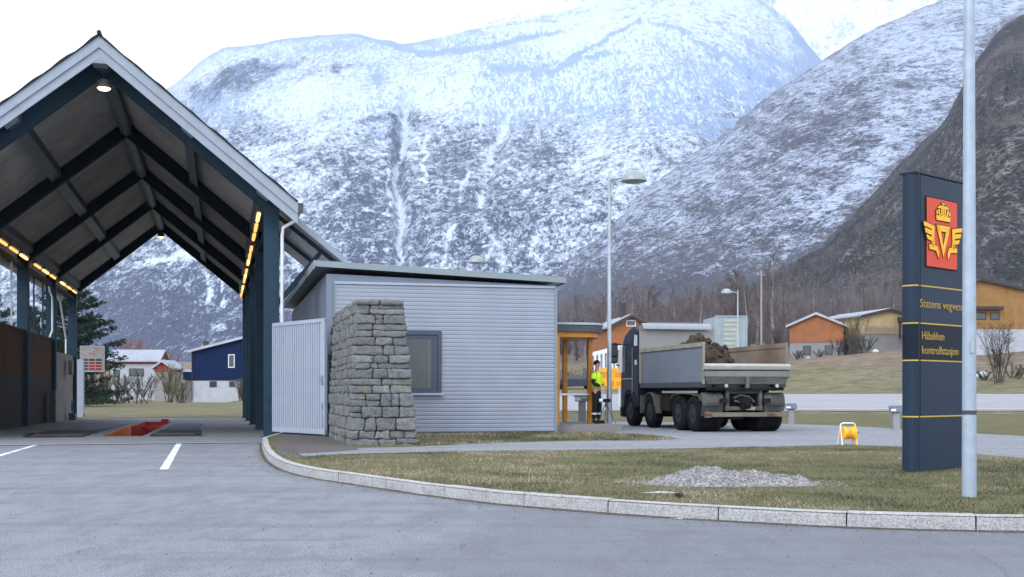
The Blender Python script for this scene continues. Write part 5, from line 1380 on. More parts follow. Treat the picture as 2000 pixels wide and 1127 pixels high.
for r in range(4):
    for c in range(3):
        x = -.53+c*.36; z = 2.56+r*.17; (rb if (r < 2 and c > 0) or (r == 2 and c == 1) else kb).box(x, x+.31, -.036, -.031, z, z+.11)
for k in range(10):
    x, z = rg.uniform(-.5, .4), rg.uniform(3.3, 3.75); rb.box(x, x+.09, -.036, -.031, z, z+.03)
rb.build('red_panel', M['red'], ns_); kb.build('dark_panel', M['trimd'], ns_)
b = MB(); b.tube([(-.52, .1, 0), (-.52, .1, 3.6)], .05, 8); b.build('post', M['galv'], ns_)

# yellow hose reel on its stand at the yard's edge
q = G(1655, 869, 0)
hr = empty('cable_reel', (q.x, q.y, 0), .15, 'small yellow cable drum on a white tube stand at the edge of the grass', 'cable reel')
b = MB(); b.lathe([(.15, -.13), (.15, -.11), (.115, -.10), (.12, 0), (.115, .10), (.15, .11), (.15, .13)], (0.02, 0, .24), 'x', 24); b.build('drum', M['yellow'], hr, smooth=True)
b = MB(); b.lathe([(.117, -.06), (.122, 0), (.117, .06)], (0.02, 0, .24), 'x', 20); b.build('cable', surf('orange_cable', (.75,.25,.02), .5), hr, smooth=True)
for x in (-.15, .17):
    b = MB(); b.tube([(x-.02, -.14, 0), (x, 0, .42), (x+.01, .15, 0)], .014, 8); b.build('leg', M['white'] if x < 0 else M['yellow'], hr, smooth=True)
b = MB(); b.tube([(-.15, 0, .42), (-.1, 0, .45), (.12, 0, .45), (.17, 0, .42)], .016, 8); b.build('handle', M['white'], hr, smooth=True)
b = MB(); b.box(.155, .165, -.03, .03, .12, .36); b.tube([(.16, 0, .24), (.24, 0, .26)], .014, 6); b.build('crank', M['frame_dark'], hr)

# heap of gravel with old snow on the lawn
q0 = G(1420, 945, 0); W_, H_ = 260, 90
ax_ = np.linspace(-1.15, 1.2, W_); ay_ = np.linspace(-.62, .62, H_); A, B = np.meshgrid(ax_, ay_)
hh = .185*np.exp(-(((A+.28)/.36)**2+(B/.30)**2)) + .13*np.exp(-(((A-.35)/.5)**2+((B-.03)/.28)**2)) + .05*np.exp(-(((A+.7)/.3)**2+(B/.2)**2)) + .04*np.exp(-(((A-.85)/.25)**2+((B+.08)/.2)**2))
hh = hh*(1+.5*(fbm(A*4, B*4, 33, 4)-.5)) + (ridged(A*7, B*7, 34, 4)-.5)*.09*np.clip(hh/.05, 0, 1) - .022
v = np.stack([A.ravel(), B.ravel(), hh.ravel()], 1); f = [(j*W_+i, j*W_+i+1, (j+1)*W_+i+1, (j+1)*W_+i) for j in range(H_-1) for i in range(W_-1)]
def gravel_snow():
    m, t, b = new_mat('gravelly_snow'); v_ = coord(t); n1 = noise(t, v_, 7, 8, .75); n2 = noise(t, v_, 38, 4, .8)
    c = ramp(t, n1, [(.40,(.07,.068,.07)), (.5,(.22,.215,.22)), (.60,(.40,.41,.43))]); c = mix(t, .6, c, ramp(t, n2, [(.42,(.03,.028,.03)), (.49,(.24,.235,.24)), (.58,(.44,.45,.47))])); t.links.new(c, b.inputs['Base Color'])
    b.inputs['Roughness'].default_value = .9; bump(t, b, n2, .9, .03); return m
gsm = gravel_snow()
hp = mesh_obj('gravel_heap', v, f, gsm, smooth=False); hp.location = q0; tag(hp, 'low heap of grey gravel and old snow on the lawn', 'gravel heap')
# loose pebbles round the heap: nobody could count them
pv, pf_ = [], []; rg = random.Random(8)
def pebble(x, y, z, r, V_, F_):
    base = len(V_); n = 5
    pts = [Vector((0,0,1)), Vector((0,0,-.6))]+[Vector((math.cos(k*2*PI/n), math.sin(k*2*PI/n), rg.uniform(-.2,.3))) for k in range(n)]
    for p in pts: V_.append((x+p.x*r*rg.uniform(.7,1.2), y+p.y*r*rg.uniform(.7,1.2), z+p.z*r*rg.uniform(.6,.9)))
    for k in range(n): F_.append((base, base+2+k, base+2+(k+1) % n)); F_.append((base+1, base+2+(k+1) % n, base+2+k))
for i in range(1500):
    a = rg.gauss(.0, .55); b_ = rg.gauss(0, .24)
    iy = int((b_+.62)/1.24*(H_-1)); ix = int((a+1.15)/2.35*(W_-1))
    zt = max(0, hh[iy, ix]) if 0 <= iy < H_ and 0 <= ix < W_ else 0
    pebble(q0.x+a, q0.y+b_, zt+.004, rg.choice((.006,.009,.013,.02)), pv, pf_)
pb = mesh_obj('loose_gravel', pv, pf_, surf('pebble_grey', (.22,.21,.21), .9, var=.5, scale=30)); tag(pb, 'loose pebbles strewn over and round the gravel heap', 'gravel', kind='stuff')
# patch of old snow with a dark drain grate near the kerb, leaves in the gutter
q = G(1290, 962, 0); A, B = np.meshgrid(np.linspace(-.3, .3, 60), np.linspace(-.12, .12, 30)); hh2 = .02*np.exp(-((A/.17)**2+(B/.06)**2))-.006+(fbm(A*20, B*20, 2, 3)-.5)*.008
v = np.stack([A.ravel(), B.ravel(), hh2.ravel()], 1); f = [(j*60+i, j*60+i+1, (j+1)*60+i+1, (j+1)*60+i) for j in range(29) for i in range(59)]
o = mesh_obj('snow_patch', v, f, surf('dirty_snow', (.42,.44,.45), .8, var=.2, scale=12), smooth=True); o.location = q; tag(o, 'thin scrap of melting snow on the grass near the kerb', 'snow patch')
q = G(1325, 973, 0); e = empty('turf_tuft', (q.x, q.y, 0), 0, 'dark green clump of turf by the snow scrap', 'grass tuft')
b = MB()
for i in range(90):
    a = rg.uniform(0, 2*PI); r = rg.uniform(0, .05); l = rg.uniform(.03, .08); x, y = r*math.cos(a), r*math.sin(a); d = rg.uniform(-.02, .02)
    b.add([(x-.003, y, 0), (x+.003, y, 0), (x+d, y+d, l)], [(0, 1, 2)])
b.build('blades', surf('dark_turf', (.02,.035,.015), .9), e)
lv, lf = [], []
for i in range(26):
    x, y = rg.gauss(0, .07), rg.gauss(0, .02); a = rg.uniform(0, PI); s = rg.uniform(.008, .02); base = len(lv)
    for k in range(4): lv.append((x+s*math.cos(a+k*PI/2)*(1 if k % 2 else .5), y+s*math.sin(a+k*PI/2)*(1 if k % 2 else .5), rg.uniform(.002, .012)))
    lf.append((base, base+1, base+2, base+3))
q = G(1330, 1014, ZR); o = mesh_obj('leaf_litter', lv, lf, surf('pale_leaf', (.55,.5,.42), .8)); o.location = q; tag(o, 'few pale dry leaves lying in the gutter below the kerb', 'leaves', kind='stuff')

# ================================================================== PERSON, TRIPOD CAMERA
def skinned(name, chains, mat, parent=None, levels=1, loc=(0,0,0)):
    "one continuous skin: chains share points by name"
    pts = {}; order = []; edges = []
    for ch in chains:
        prev = None
        for nme, co, r in ch:
            if nme not in pts: pts[nme] = (len(order), co, r); order.append((co, r))
            if prev is not None and (prev, pts[nme][0]) not in edges and prev != pts[nme][0]: edges.append((prev, pts[nme][0]))
            prev = pts[nme][0]
    me = bpy.data.meshes.new(name); me.from_pydata([c for c, r in order], edges, [])
    o = bpy.data.objects.new(name, me); COL.objects.link(o)
    md = o.modifiers.new('skin', 'SKIN'); md.use_smooth_shade = True; md.branch_smoothing = .4
    if not me.skin_vertices:
        bpy.context.view_layer.update()
    for i, (c, r) in enumerate(order):
        sv_ = me.skin_vertices[0].data[i]; sv_.radius = r if isinstance(r, tuple) else (r, r)
        if i == 0: sv_.use_root = True
    ss = o.modifiers.new('sub', 'SUBSURF'); ss.levels = levels; ss.render_levels = levels
    bpy.context.view_layer.update()
    m2_ = bpy.data.meshes.new_from_object(o.evaluated_get(bpy.context.evaluated_depsgraph_get()))
    COL.objects.unlink(o); bpy.data.objects.remove(o)
    m2_.name = name; m2_.materials.clear(); m2_.materials.append(mat); m2_.shade_smooth()
    ob = bpy.data.objects.new(name, m2_); COL.objects.link(ob)
    if parent: ob.parent = parent
    ob.location = loc
    return ob
q = P(1165, 765, 33.35)
# faces +x (towards the truck), slightly turned to the camera
per = empty('person', (q.x, q.y, .2), rad(-22), 'person in a bright yellow safety vest and dark work trousers standing beside the shelter post', 'person')
skin_m = surf('skin', (.42,.22,.15), .55, var=.08); dark_c = surf('navy_workwear', (.012,.014,.022), .85, var=.2); vest_m = surf('safety_vest', (.46,.78,.03), .6, var=.08); refl = surf('reflective_band', (.5,.52,.52), .35)
def hand_chain(side, wx, wy, wz):
    out = []
    for k, (dy, ln) in enumerate(((-.03, .060), (-.01, .070), (.01, .066), (.03, .050))):
        out.append([('palm%d' % side, (wx+.05, wy, wz-.02), (.026, .016)), ('f%da%d' % (side, k), (wx+.085, wy+dy, wz-.035), .011), ('f%db%d' % (side, k), (wx+.085+ln*.45, wy+dy, wz-.055), .009), ('f%dc%d' % (side, k), (wx+.075+ln*.6, wy+dy, wz-.085), .008)])
    out.append([('palm%d' % side, (wx+.05, wy, wz-.02), .03), ('t%da' % side, (wx+.055, wy-side*.04, wz+.0), .012), ('t%db' % side, (wx+.085, wy-side*.055, wz-.005), .010)])
    return out
ch = [[('pel', (0, 0, .96), (.15, .12)), ('wai', (0, 0, 1.10), (.135, .105)), ('che', (.01, 0, 1.30), (.165, .12)), ('neckb', (.0, 0, 1.47), (.085, .075)), ('neck', (.015, 0, 1.54), .055), ('jaw', (.035, 0, 1.62), (.072, .068)), ('skull', (.02, 0, 1.70), (.085, .095)), ('top', (.015, 0, 1.77), (.06, .07))]]
for s in (-1, 1):
    ch.append([('pel', (0, 0, .96), .14), ('hip%d' % s, (0, s*.10, .88), .095), ('kne%d' % s, (.02+.03*s, s*.11, .50), .06), ('ank%d' % s, (-.01+.03*s, s*.12, .16), .034)])
    ch.append([('che', (.01, 0, 1.30), .15), ('sho%d' % s, (0, s*.19, 1.42), .062), ('elb%d' % s, (-.02, s*.25, 1.13), .046), ('wri%d' % s, (.20, s*.16, 1.05), .032), ('palm%d' % s, (.25, s*.16, 1.03), .03)])
    ch += hand_chain(s, .20, s*.16, 1.05)
body = skinned('body', ch, skin_m, per, 2)
b = MB(); b.prism([(.095, 1.665), (.125, 1.655), (.105, 1.64)], 'y', -.014, .014); b.build('nose', skin_m, per, bevel=.003)
b = MB()
for s in (-1, 1): b.lathe([(.009, 0), (.006, .006)], (.098, s*.03, 1.685), 'x', 10)
b.build('eye', M['black'], per)
b = MB(); b.box(.097, .103, -.022, .022, 1.608, 1.616); b.build('mouth', M['red'], per)
ears = MB()
for s in (-1, 1): ears.lathe([(.012, -.008), (.028, 0), (.012, .008)], (.015, s*.088, 1.665), 'y', 10)
ears.build('ear', skin_m, per)
# hair cap
b = MB(); vs = []; fs = []; n1_, n2_ = 12, 7
for j in range(n2_):
    for i in range(n1_):
        th = j/(n2_-1)*PI*.62; a = 2*PI*i/n1_; lim = 1.0 if math.cos(a) < .3 else .72
        th *= lim; vs.append((.012+.107*math.sin(th)*math.cos(a), .100*math.sin(th)*math.sin(a), 1.695+.105*math.cos(th)))
for j in range(n2_-1):
    for i in range(n1_): fs.append((j*n1_+i, j*n1_+(i+1) % n1_, (j+1)*n1_+(i+1) % n1_, (j+1)*n1_+i))
b.add(vs, fs); b.build('hair', surf('dark_hair', (.018,.012,.009), .8, var=.4, scale=60), per, smooth=True)
# clothes follow the body, a little larger
skinned('jacket', [[('wai', (0, 0, 1.02), (.155, .13)), ('w2', (0, 0, 1.12), (.15, .125)), ('che', (.01, 0, 1.30), (.178, .135)), ('nb', (.0, 0, 1.46), (.10, .085)), ('nk', (.01, 0, 1.515), .07)]]+
        [[('che', (.01, 0, 1.30), .16), ('sho%d' % s, (0, s*.19, 1.42), .075), ('elb%d' % s, (-.02, s*.25, 1.13), .06), ('wri%d' % s, (.175, s*.17, 1.058), .045)] for s in (-1, 1)], dark_c, per, 2)
skinned('vest', [[('a', (.0, 0, .93), (.185, .16)), ('b', (.0, 0, 1.12), (.185, .16)), ('c', (.01, 0, 1.30), (.205, .17)), ('d', (.0, 0, 1.42), (.19, .135)), ('e', (.0, 0, 1.475), (.12, .10))]]+
        [[('c', (.01, 0, 1.30), .18), ('s%d' % s, (.0, s*.19, 1.41), .098), ('u%d' % s, (-.015, s*.235, 1.22), .082)] for s in (-1, 1)], vest_m, per, 2)
skinned('trousers', [[('pel', (0, 0, .97), (.16, .135)), ('p2', (0, 0, .90), (.15, .13))]]+[[('p2', (0, 0, .90), .13), ('hip%d' % s, (0, s*.10, .82), .105), ('kne%d' % s, (.02+.03*s, s*.11, .50), .078), ('ank%d' % s, (-.01+.03*s, s*.12, .11), .068)] for s in (-1, 1)], dark_c, per, 2)
for s in (-1, 1):
    skinned('boot', [[('a', (-.01+.03*s, s*.12, .13), .062), ('h', (-.03+.03*s, s*.12, .05), .052), ('t', (.10+.03*s, s*.128, .042), .05), ('e', (.19+.03*s, s*.132, .035), .038)]], M['black'], per, 1)
b = MB()
for s in (-1, 1):
    b.lathe([(.080, 0), (.083, .005), (.083, .05), (.080, .055)], (-.003+.03*s, s*.118, .25), n=16)
b.build('leg_band', refl, per, smooth=True)

q = P(1179, 765, 33.2)
tri = empty('tripod_camera', (q.x, q.y, .2), rad(-10), 'small dark camera on a tripod standing beside the person', 'tripod camera')
b = MB(); b.box(-.02, .20, -.05, .05, .60, .70); b.build('camera_body', M['black'], tri, bevel=.015)
b = MB(); b.lathe([(.055, -.12), (.055, -.03), (.045, -.02)], (0, 0, .65), 'x', 14); b.build('lens_hood', M['white'], tri, smooth=True)
for a in (20, 150, 270):
    b = MB(); b.tube([(.06, 0, .58), (.06+.30*math.cos(rad(a)), .25*math.sin(rad(a)), 0)], [.012, .010], 6); b.build('leg', M['frame_dark'], tri)
b = MB(); b.tube([(.06, 0, .45), (.06, 0, .61)], .018, 8); b.build('centre_column', M['frame_dark'], tri)
# ================================================================== TREES
bark = surf('bark_brown', (.075,.06,.052), .9, var=.3, scale=3)
twig = surf('twigs_brown', (.12,.095,.088), .9, var=.35, scale=.5)
twig2 = surf('twigs_purple', (.125,.112,.122), .9, var=.3, scale=.5)
birch = surf('birch_bark', (.20,.185,.18), .8, var=.4, scale=4)
def bare_tree_parts(H, seed, spread=.34, tw=None, thick=.018, levels=5, ntwig=1, tmat=None, cmat=None):
    rg = random.Random(seed); trunk = MB(); crown = MB()
    def seg(mb, p, q, r0, r1, n=4): mb.tube([p, q], [r0, r1], n, cap=False)
    def tri_(p, q, r):
        d = (q-p).normalized(); x = d.orthogonal().normalized(); y = d.cross(x)
        a = rg.uniform(0, PI); x, y = x*math.cos(a)+y*math.sin(a), y*math.cos(a)-x*math.sin(a)
        crown.add([p+x*r, p-x*r*.5+y*r*.8, p-x*r*.5-y*r*.8, q], [(0,1,3),(1,2,3),(2,0,3)])
    def grow(p, d, L, r, lev):
        k = 3; q = p
        for i in range(k):
            nd_ = (d+Vector((rg.gauss(0, .12), rg.gauss(0, .12), rg.gauss(.03, .06)))).normalized()
            n_ = q+nd_*(L/k); r1 = r*(1-.25*(i+1)/k)
            if lev >= levels-1: tri_(q, n_, r)
            else: seg(crown, q, n_, r*(1-.25*i/k), r1, 4 if lev < 3 else 3)
            q = n_; d = nd_
            if i > 0 or lev > 1:
                if lev < levels:
                    for _ in range(1 if lev < 3 else 2):
                        ax = d.orthogonal().normalized(); ax.rotate(Matrix.Rotation(rg.uniform(0, 2*PI), 3, d))
                        dd = (d*rg.uniform(.7, 1.1)+ax*rg.uniform(.45, .9)); dd.z += .12; grow(q, dd.normalized(), L*rg.uniform(.5, .72), max(r1*.6, thick*.35), lev+1)
        if lev < levels: grow(q, (d+Vector((rg.gauss(0,.2), rg.gauss(0,.2), .1))).normalized(), L*.62, max(r*.6, thick*.35), lev+1)
    p = Vector((0,0,-.4)); r = H*.017; top = H*.42
    trunk.tube([p, Vector((rg.gauss(0,.1), rg.gauss(0,.1), top*.5)), Vector((rg.gauss(0,.15), rg.gauss(0,.15), top)), Vector((0,0,H*.7)), Vector((rg.gauss(0,.2),0,H*.93))], [r*1.2, r, r*.8, r*.45, r*.15], 7)
    for i in range(9):
        z = H*(.22+.68*i/9); a = rg.uniform(0, 2*PI); t_ = 1-(i/9)*.55
        grow(Vector((0,0,z)), Vector((math.cos(a)*spread*2, math.sin(a)*spread*2, 1.0)).normalized(), H*.20*t_*rg.uniform(.8,1.15), r*.42*t_, 1)
    return trunk, crown
protos = []
for i in range(5):
    H = 10.0
    tk, cr = bare_tree_parts(H, 100+i, spread=(.34, .28, .45, .30, .38)[i], levels=4, thick=.075)
    protos.append((tk, cr))
hidden = []
base_tree = []
TLAB = ['bare brown leafless tree in the wood behind the houses, %s', 'slender bare birch in the wood behind the houses, %s']
rgt = random.Random(77)
tree_spots = []
pxs = np.concatenate([np.linspace(1100, 1770, 46), np.linspace(1110, 1500, 24), np.linspace(1905, 2060, 7)])
for i, px in enumerate(pxs):
    D = rgt.uniform(185, 300) if i < 46 else rgt.uniform(176, 230)
    px = px+rgt.uniform(-9, 9); tree_spots.append((px, D, rgt.uniform(.95, 1.4)*(1.2 if 1430 < px < 1560 else 1.0)))
nodes = []
for i, (px, D, sc) in enumerate(tree_spots):
    q = P(px, 765, D); z = float(terrain(np.array(q.x), np.array(D)))
    k = i % 5
    if i < 5:
        e = empty('bare_tree', (q.x, q.y, z), rgt.uniform(0, 6.28), 'leafless brown tree of the wood behind the houses', 'tree', 'leafless trees of the wood behind the houses')
        protos[k][0].build('trunk', birch if k in (1, 3) else bark, e, smooth=True); protos[k][1].build('crown', twig if k % 2 == 0 else twig2, e)
        nodes.append(e); e.scale = (sc,)*3
        e['label'] = ('pale birch' if k in (1, 3) else 'brown bare tree')+' just right of the office roof, '+('first','second','third','fourth','fifth')[k]+' from the office corner'
    else:
        e = copy_tree(nodes[k], None, (q.x, q.y, z), rgt.uniform(0, 6.28), sc)
    zone = next(nm for lim, nm in ((1195, 'over the entrance shelter'), (1300, 'over the orange house behind the cab'), (1400, 'over the truck body'), (1475, 'over the white container'), (1530, 'right of the thin tall pole'), (1650, 'over the middle orange house'), (1780, 'over the yellow house left of the sign'), (2200, 'over the large ochre house')) if px < lim)
    e['label'] = ('tall' if sc > 1.25 else 'slim' if sc > 1.1 else 'short')+(' white stemmed bare birch ' if k in (1, 3) else ' brown leafless tree ')+zone+(', farther back' if D > 240 else ', nearer')
byl = {}
for o in COL.objects:
    if o.name.startswith('bare_tree') and 'label' in o: byl.setdefault(o['label'], []).append(o)
ordn = ('leftmost', 'second', 'third', 'fourth', 'fifth', 'sixth', 'seventh')
for lb, os_ in byl.items():
    if len(os_) < 2: continue
    os_.sort(key=lambda o: o.location.x/o.location.y)
    for k, o in enumerate(os_):
        w_ = lb.replace('brown leafless tree', 'brown tree').replace('white stemmed bare birch', 'pale birch').replace(' behind the cab', '')
        o['label'] = (ordn[k] if k == 0 else ordn[k]+' from left,')+' '+w_
# the wood behind reads as one mass: thousands of leafless crowns up the foot of the slopes
wv, wf_ = [], []
rgw = np.random.default_rng(5)
def twig_mass(name, n, pxa, pxb, Da, Db_, zfun, hmin, hmax, mat, label, seed, strands=26):
    r = np.random.default_rng(seed)
    px = r.uniform(pxa, pxb, n); D = Da+(Db_-Da)*r.uniform(0, 1, n)**.8; X = (px-CXP)/FPX*D
    z = zfun(X, D, px); H = r.uniform(hmin, hmax, n)
    V_ = []; 
    X = np.repeat(X, strands); D_ = np.repeat(D, strands); z = np.repeat(z, strands); H = np.repeat(H, strands); m = len(X)
    u = r.uniform(0, 1, m); hz = H*(.12+.7*u); ang = r.uniform(0, 2*PI, m); rad_ = H*.20*np.sin(np.clip(u*.85+.15, 0, 1)*PI)*r.uniform(0, .7, m)
    x0 = X+rad_*np.cos(ang)*.3; y0 = D_+rad_*np.sin(ang)*.3; z0 = z+hz
    L = H*r.uniform(.14, .34, m); x1 = x0+rad_*np.cos(ang)+r.normal(0, .1, m)*L; y1 = y0+rad_*np.sin(ang); z1 = z0+L
    w_ = .06+.09*(1-u)
    v = np.stack([np.stack([x0-w_, y0, z0], 1), np.stack([x0+w_, y0, z0], 1), np.stack([x1, y1, z1], 1)], 1).reshape(-1, 3)
    me = bpy.data.meshes.new(name); me.vertices.add(len(v)); me.vertices.foreach_set('co', v.ravel().astype(np.float32))
    me.loops.add(len(v)); me.loops.foreach_set('vertex_index', np.arange(len(v), dtype=np.int32)); k = len(v)//3
    me.polygons.add(k); me.polygons.foreach_set('loop_start', np.arange(0, len(v), 3, dtype=np.int32)); me.polygons.foreach_set('loop_total', np.full(k, 3, dtype=np.int32)); me.update(); me.materials.append(mat)
    o = bpy.data.objects.new(name, me); COL.objects.link(o); tag(o, label, 'wood', kind='stuff'); return o
tz = lambda X, D, px: terrain(X, D)
twig_mass('leafless_wood', 2400, 1040, 2100, 210, 430, tz, 7, 13, twig2, 'brown leafless wood at the foot of the mountain behind the houses', 3, 60)

def scatter_on(name, hill, n, test, hmin, hmax, mat, label, seed, strands, wk=1.0, leafy=False):
    "many small crowns standing on the slope of a hill mesh"
    r = np.random.default_rng(seed); me = hill.data; N = len(me.vertices); co = np.empty(N*3, np.float32); me.vertices.foreach_get('co', co); co = co.reshape(-1, 3)
    w_ = co[:, 1]; idx = r.choice(N, n*6, p=w_/w_.sum()); p = co[idx]+np.stack([r.normal(0, 1.2, n*6), r.normal(0, 1.2, n*6), np.zeros(n*6)], 1)
    px = CXP+p[:, 0]/p[:, 1]*FPX; py = HZP-(p[:, 2]-CAM_H)/p[:, 1]*FPX
    k = test(px, py, p); p = p[k][:n]; n = len(p)
    H = np.repeat(r.uniform(hmin, hmax, n), strands); X, D_, z = [np.repeat(p[:, i], strands) for i in range(3)]; m = len(X)
    u = r.uniform(0, 1, m); ang = r.uniform(0, 2*PI, m)
    prof = (1-u)*.30+.03 if leafy else .24*np.sin(np.clip(u*.85+.15, 0, 1)*PI)
    rd = H*prof*r.uniform(0, 1, m)**.6; x0 = X+rd*np.cos(ang); y0 = D_+rd*np.sin(ang); z0 = z+H*(.05+.85*u)
    L = H*r.uniform(.08, .2, m); x1 = x0+np.cos(ang)*L*.7; y1 = y0+np.sin(ang)*L*.7; z1 = z0+(L*.9 if not leafy else -L*.15)
    ww = wk*H*(.03 if leafy else .012)
    v = np.stack([np.stack([x0-ww, y0, z0], 1), np.stack([x0+ww, y0, z0+ww*.4], 1), np.stack([x1, y1, z1], 1)], 1).reshape(-1, 3)
    me = bpy.data.meshes.new(name); me.vertices.add(len(v)); me.vertices.foreach_set('co', v.ravel().astype(np.float32))
    me.loops.add(len(v)); me.loops.foreach_set('vertex_index', np.arange(len(v), dtype=np.int32)); k = len(v)//3
    me.polygons.add(k); me.polygons.foreach_set('loop_start', np.arange(0, len(v), 3, dtype=np.int32)); me.polygons.foreach_set('loop_total', np.full(k, 3, dtype=np.int32)); me.update(); me.materials.append(mat)
    o = bpy.data.objects.new(name, me); COL.objects.link(o); tag(o, label, 'wood', kind='stuff'); return o
H3 = bpy.data.objects['hill_dark']; H2 = bpy.data.objects['mountain_boulder']
vis = lambda px: (px > 1150) & (px < 2150)
def t3(a, b, sd): return lambda px, py, p: vis(px) & (fbm(p[:,0]*.012, p[:,1]*.012+p[:,2]*.02, sd, 4) > a) & (py > b)
scatter_on('slope_birch_wood', H3, 9000, t3(.46, -80, 5), 4, 8, twig2, 'leafless purple brown birch wood on the dark hillside', 21, 16)
scatter_on('slope_brown_scrub', H3, 3500, t3(.53, -80, 9), 3, 7, surf('scrub_ochre', (.19,.17,.12), .9, var=.4, scale=.05), 'ochre scrub spread over the dark hillside', 22, 14)
M['needle_far'] = surf('far_spruce', (.018,.034,.024), .9, var=.3, scale=.1)
scatter_on('slope_spruce', H3, 1500, t3(.56, 60, 13), 5, 10, M['needle_far'], 'dark scattered spruces on the right hillside', 23, 46, 1.6, True)
scatter_on('mountain_foot_wood', H2, 9000, lambda px, py, p: vis(px) & (py > 470+60*(fbm(px*.02, py*.02, 3, 3)-.5)*2), 7, 12, twig2, 'leafless wood on the lowest slopes of the boulder mountain', 24, 14)

# pine and conifers seen through the hall
M['needle'] = surf('pine_needles', (.020,.040,.026), .9, var=.4, scale=1.2)
M['needle2'] = surf('spruce_needles', (.028,.045,.034), .9, var=.4, scale=1.2)
def conifer(px, D, H, label, seed, width=.27, droop=-.18, low=.10, mat=None, dens=1.0, group=None, gap=.0):
    q = P(px, 765, D); z = float(terrain(np.array(q.x), np.array(float(D))))
    e = empty('conifer', (q.x, q.y, z), 0, label, 'tree', group); rg = random.Random(seed)
    b = MB(); b.tube([(0,0,-.5), (.1,0,H*.5), (0,.05,H*.98)], [H*.022, H*.013, .03], 8); b.build('trunk', bark, e, smooth=True)
    limb = MB(); V_, F_ = [], []
    nb = int(95*dens)
    for i in range(nb):
        t_ = (i+rg.random())/nb; zz = H*(low+(1-low)*t_**.95)
        if gap and rg.random() < gap: continue
        L = H*width*(1-t_)**.62*rg.uniform(.55, 1.1)+.25; a = rg.uniform(0, 2*PI)
        d = Vector((math.cos(a), math.sin(a), droop+.35*t_+rg.gauss(0, .06)))
        p0 = Vector((0,0,zz)); pm_ = p0+d*L*.55; p1 = p0+d*L+Vector((0,0,.12*L))
        limb.tube([p0, pm_, p1], [.05, .03, .01], 3, cap=False)
        nc = int(26*L)+10
        for c in range(nc):
            s = rg.uniform(.25, 1.02); cp = p0.lerp(pm_, s*1.8) if s < .55 else pm_.lerp(p1, (s-.55)/.45)
            wd_ = L*.16*(1.25-s); cp = cp+Vector((rg.gauss(0, wd_), rg.gauss(0, wd_), rg.gauss(0, .09)))
            for _ in range(3):
                l = rg.uniform(.16, .34); v1 = Vector((rg.gauss(0,1), rg.gauss(0,1), rg.gauss(0,.5))).normalized()*l; v2 = Vector((rg.gauss(0,1), rg.gauss(0,1), rg.gauss(0,.7))).normalized()*.07
                n0 = len(V_); V_ += [cp-v2, cp+v2, cp+v1]; F_.append((n0, n0+1, n0+2))
    limb.build('branches', bark, e); mesh_obj('crown', V_, F_, mat or M['needle'], e)
    return e
conifer(136, 108, 12.4, 'large dark shaggy pine standing just behind the hall', 5, .46, -.12, .03, dens=1.7)
conifer(62, 122, 10.0, 'broad dark pine seen through the left glazing of the hall', 6, .40, -.08, .08, M['needle2'])
conifer(-10, 118, 11.0, 'dark pine at the far left seen through the hall glazing', 16, .34, -.08, .08, M['needle2'])
# scrub in front of the white house and along the blue house
def shrub(px, D, H, wd, label, seed, mat=None, n=240, group='bare shrubs near the houses'):
    q = P(px, 765, D); z = float(terrain(np.array(q.x), np.array(float(D)))); e = empty('bare_shrub', (q.x, q.y, z), 0, label, 'shrub', group); rg = random.Random(seed)
    st = MB(); tw = MB()
    for i in range(14):
        a = rg.uniform(0, 2*PI); d = Vector((math.cos(a)*rg.uniform(.1, .8)*wd/H, math.sin(a)*rg.uniform(.1, .8)*wd/H, 1)).normalized()
        p = Vector((rg.gauss(0, wd*.12), rg.gauss(0, wd*.12), -.2)); p1 = p+d*H*.45; p2 = p1+(d+Vector((rg.gauss(0,.2), rg.gauss(0,.2), 0)))*H*.45
        st.tube([p, p1, p2], [.045, .03, .012], 4, cap=False)
        for k in range(n//14):
            s = rg.uniform(.25, 1); c = p.lerp(p1, s*2) if s < .5 else p1.lerp(p2, s*2-1)
            v1 = (d+Vector((rg.gauss(0,.6), rg.gauss(0,.6), rg.gauss(0,.3)))).normalized()*rg.uniform(.25, .8)*H*.25; x = v1.orthogonal().normalized()*.022
            tw.add([c-x, c+x, c+v1], [(0,1,2)])
            v3 = (v1+Vector((rg.gauss(0,.3), rg.gauss(0,.3), rg.gauss(0,.2)))*H*.1)*.6; tw.add([c+v1*.5-x*.7, c+v1*.5+x*.7, c+v1*.5+v3], [(0,1,2)])
    st.build('stem', bark, e); tw.build('twigs', mat or twig, e); return e
olive = surf('olive_twigs', (.13,.115,.07), .9, var=.4, scale=.8); dk = surf('dark_twigs', (.045,.040,.035), .9, var=.4, scale=.8)
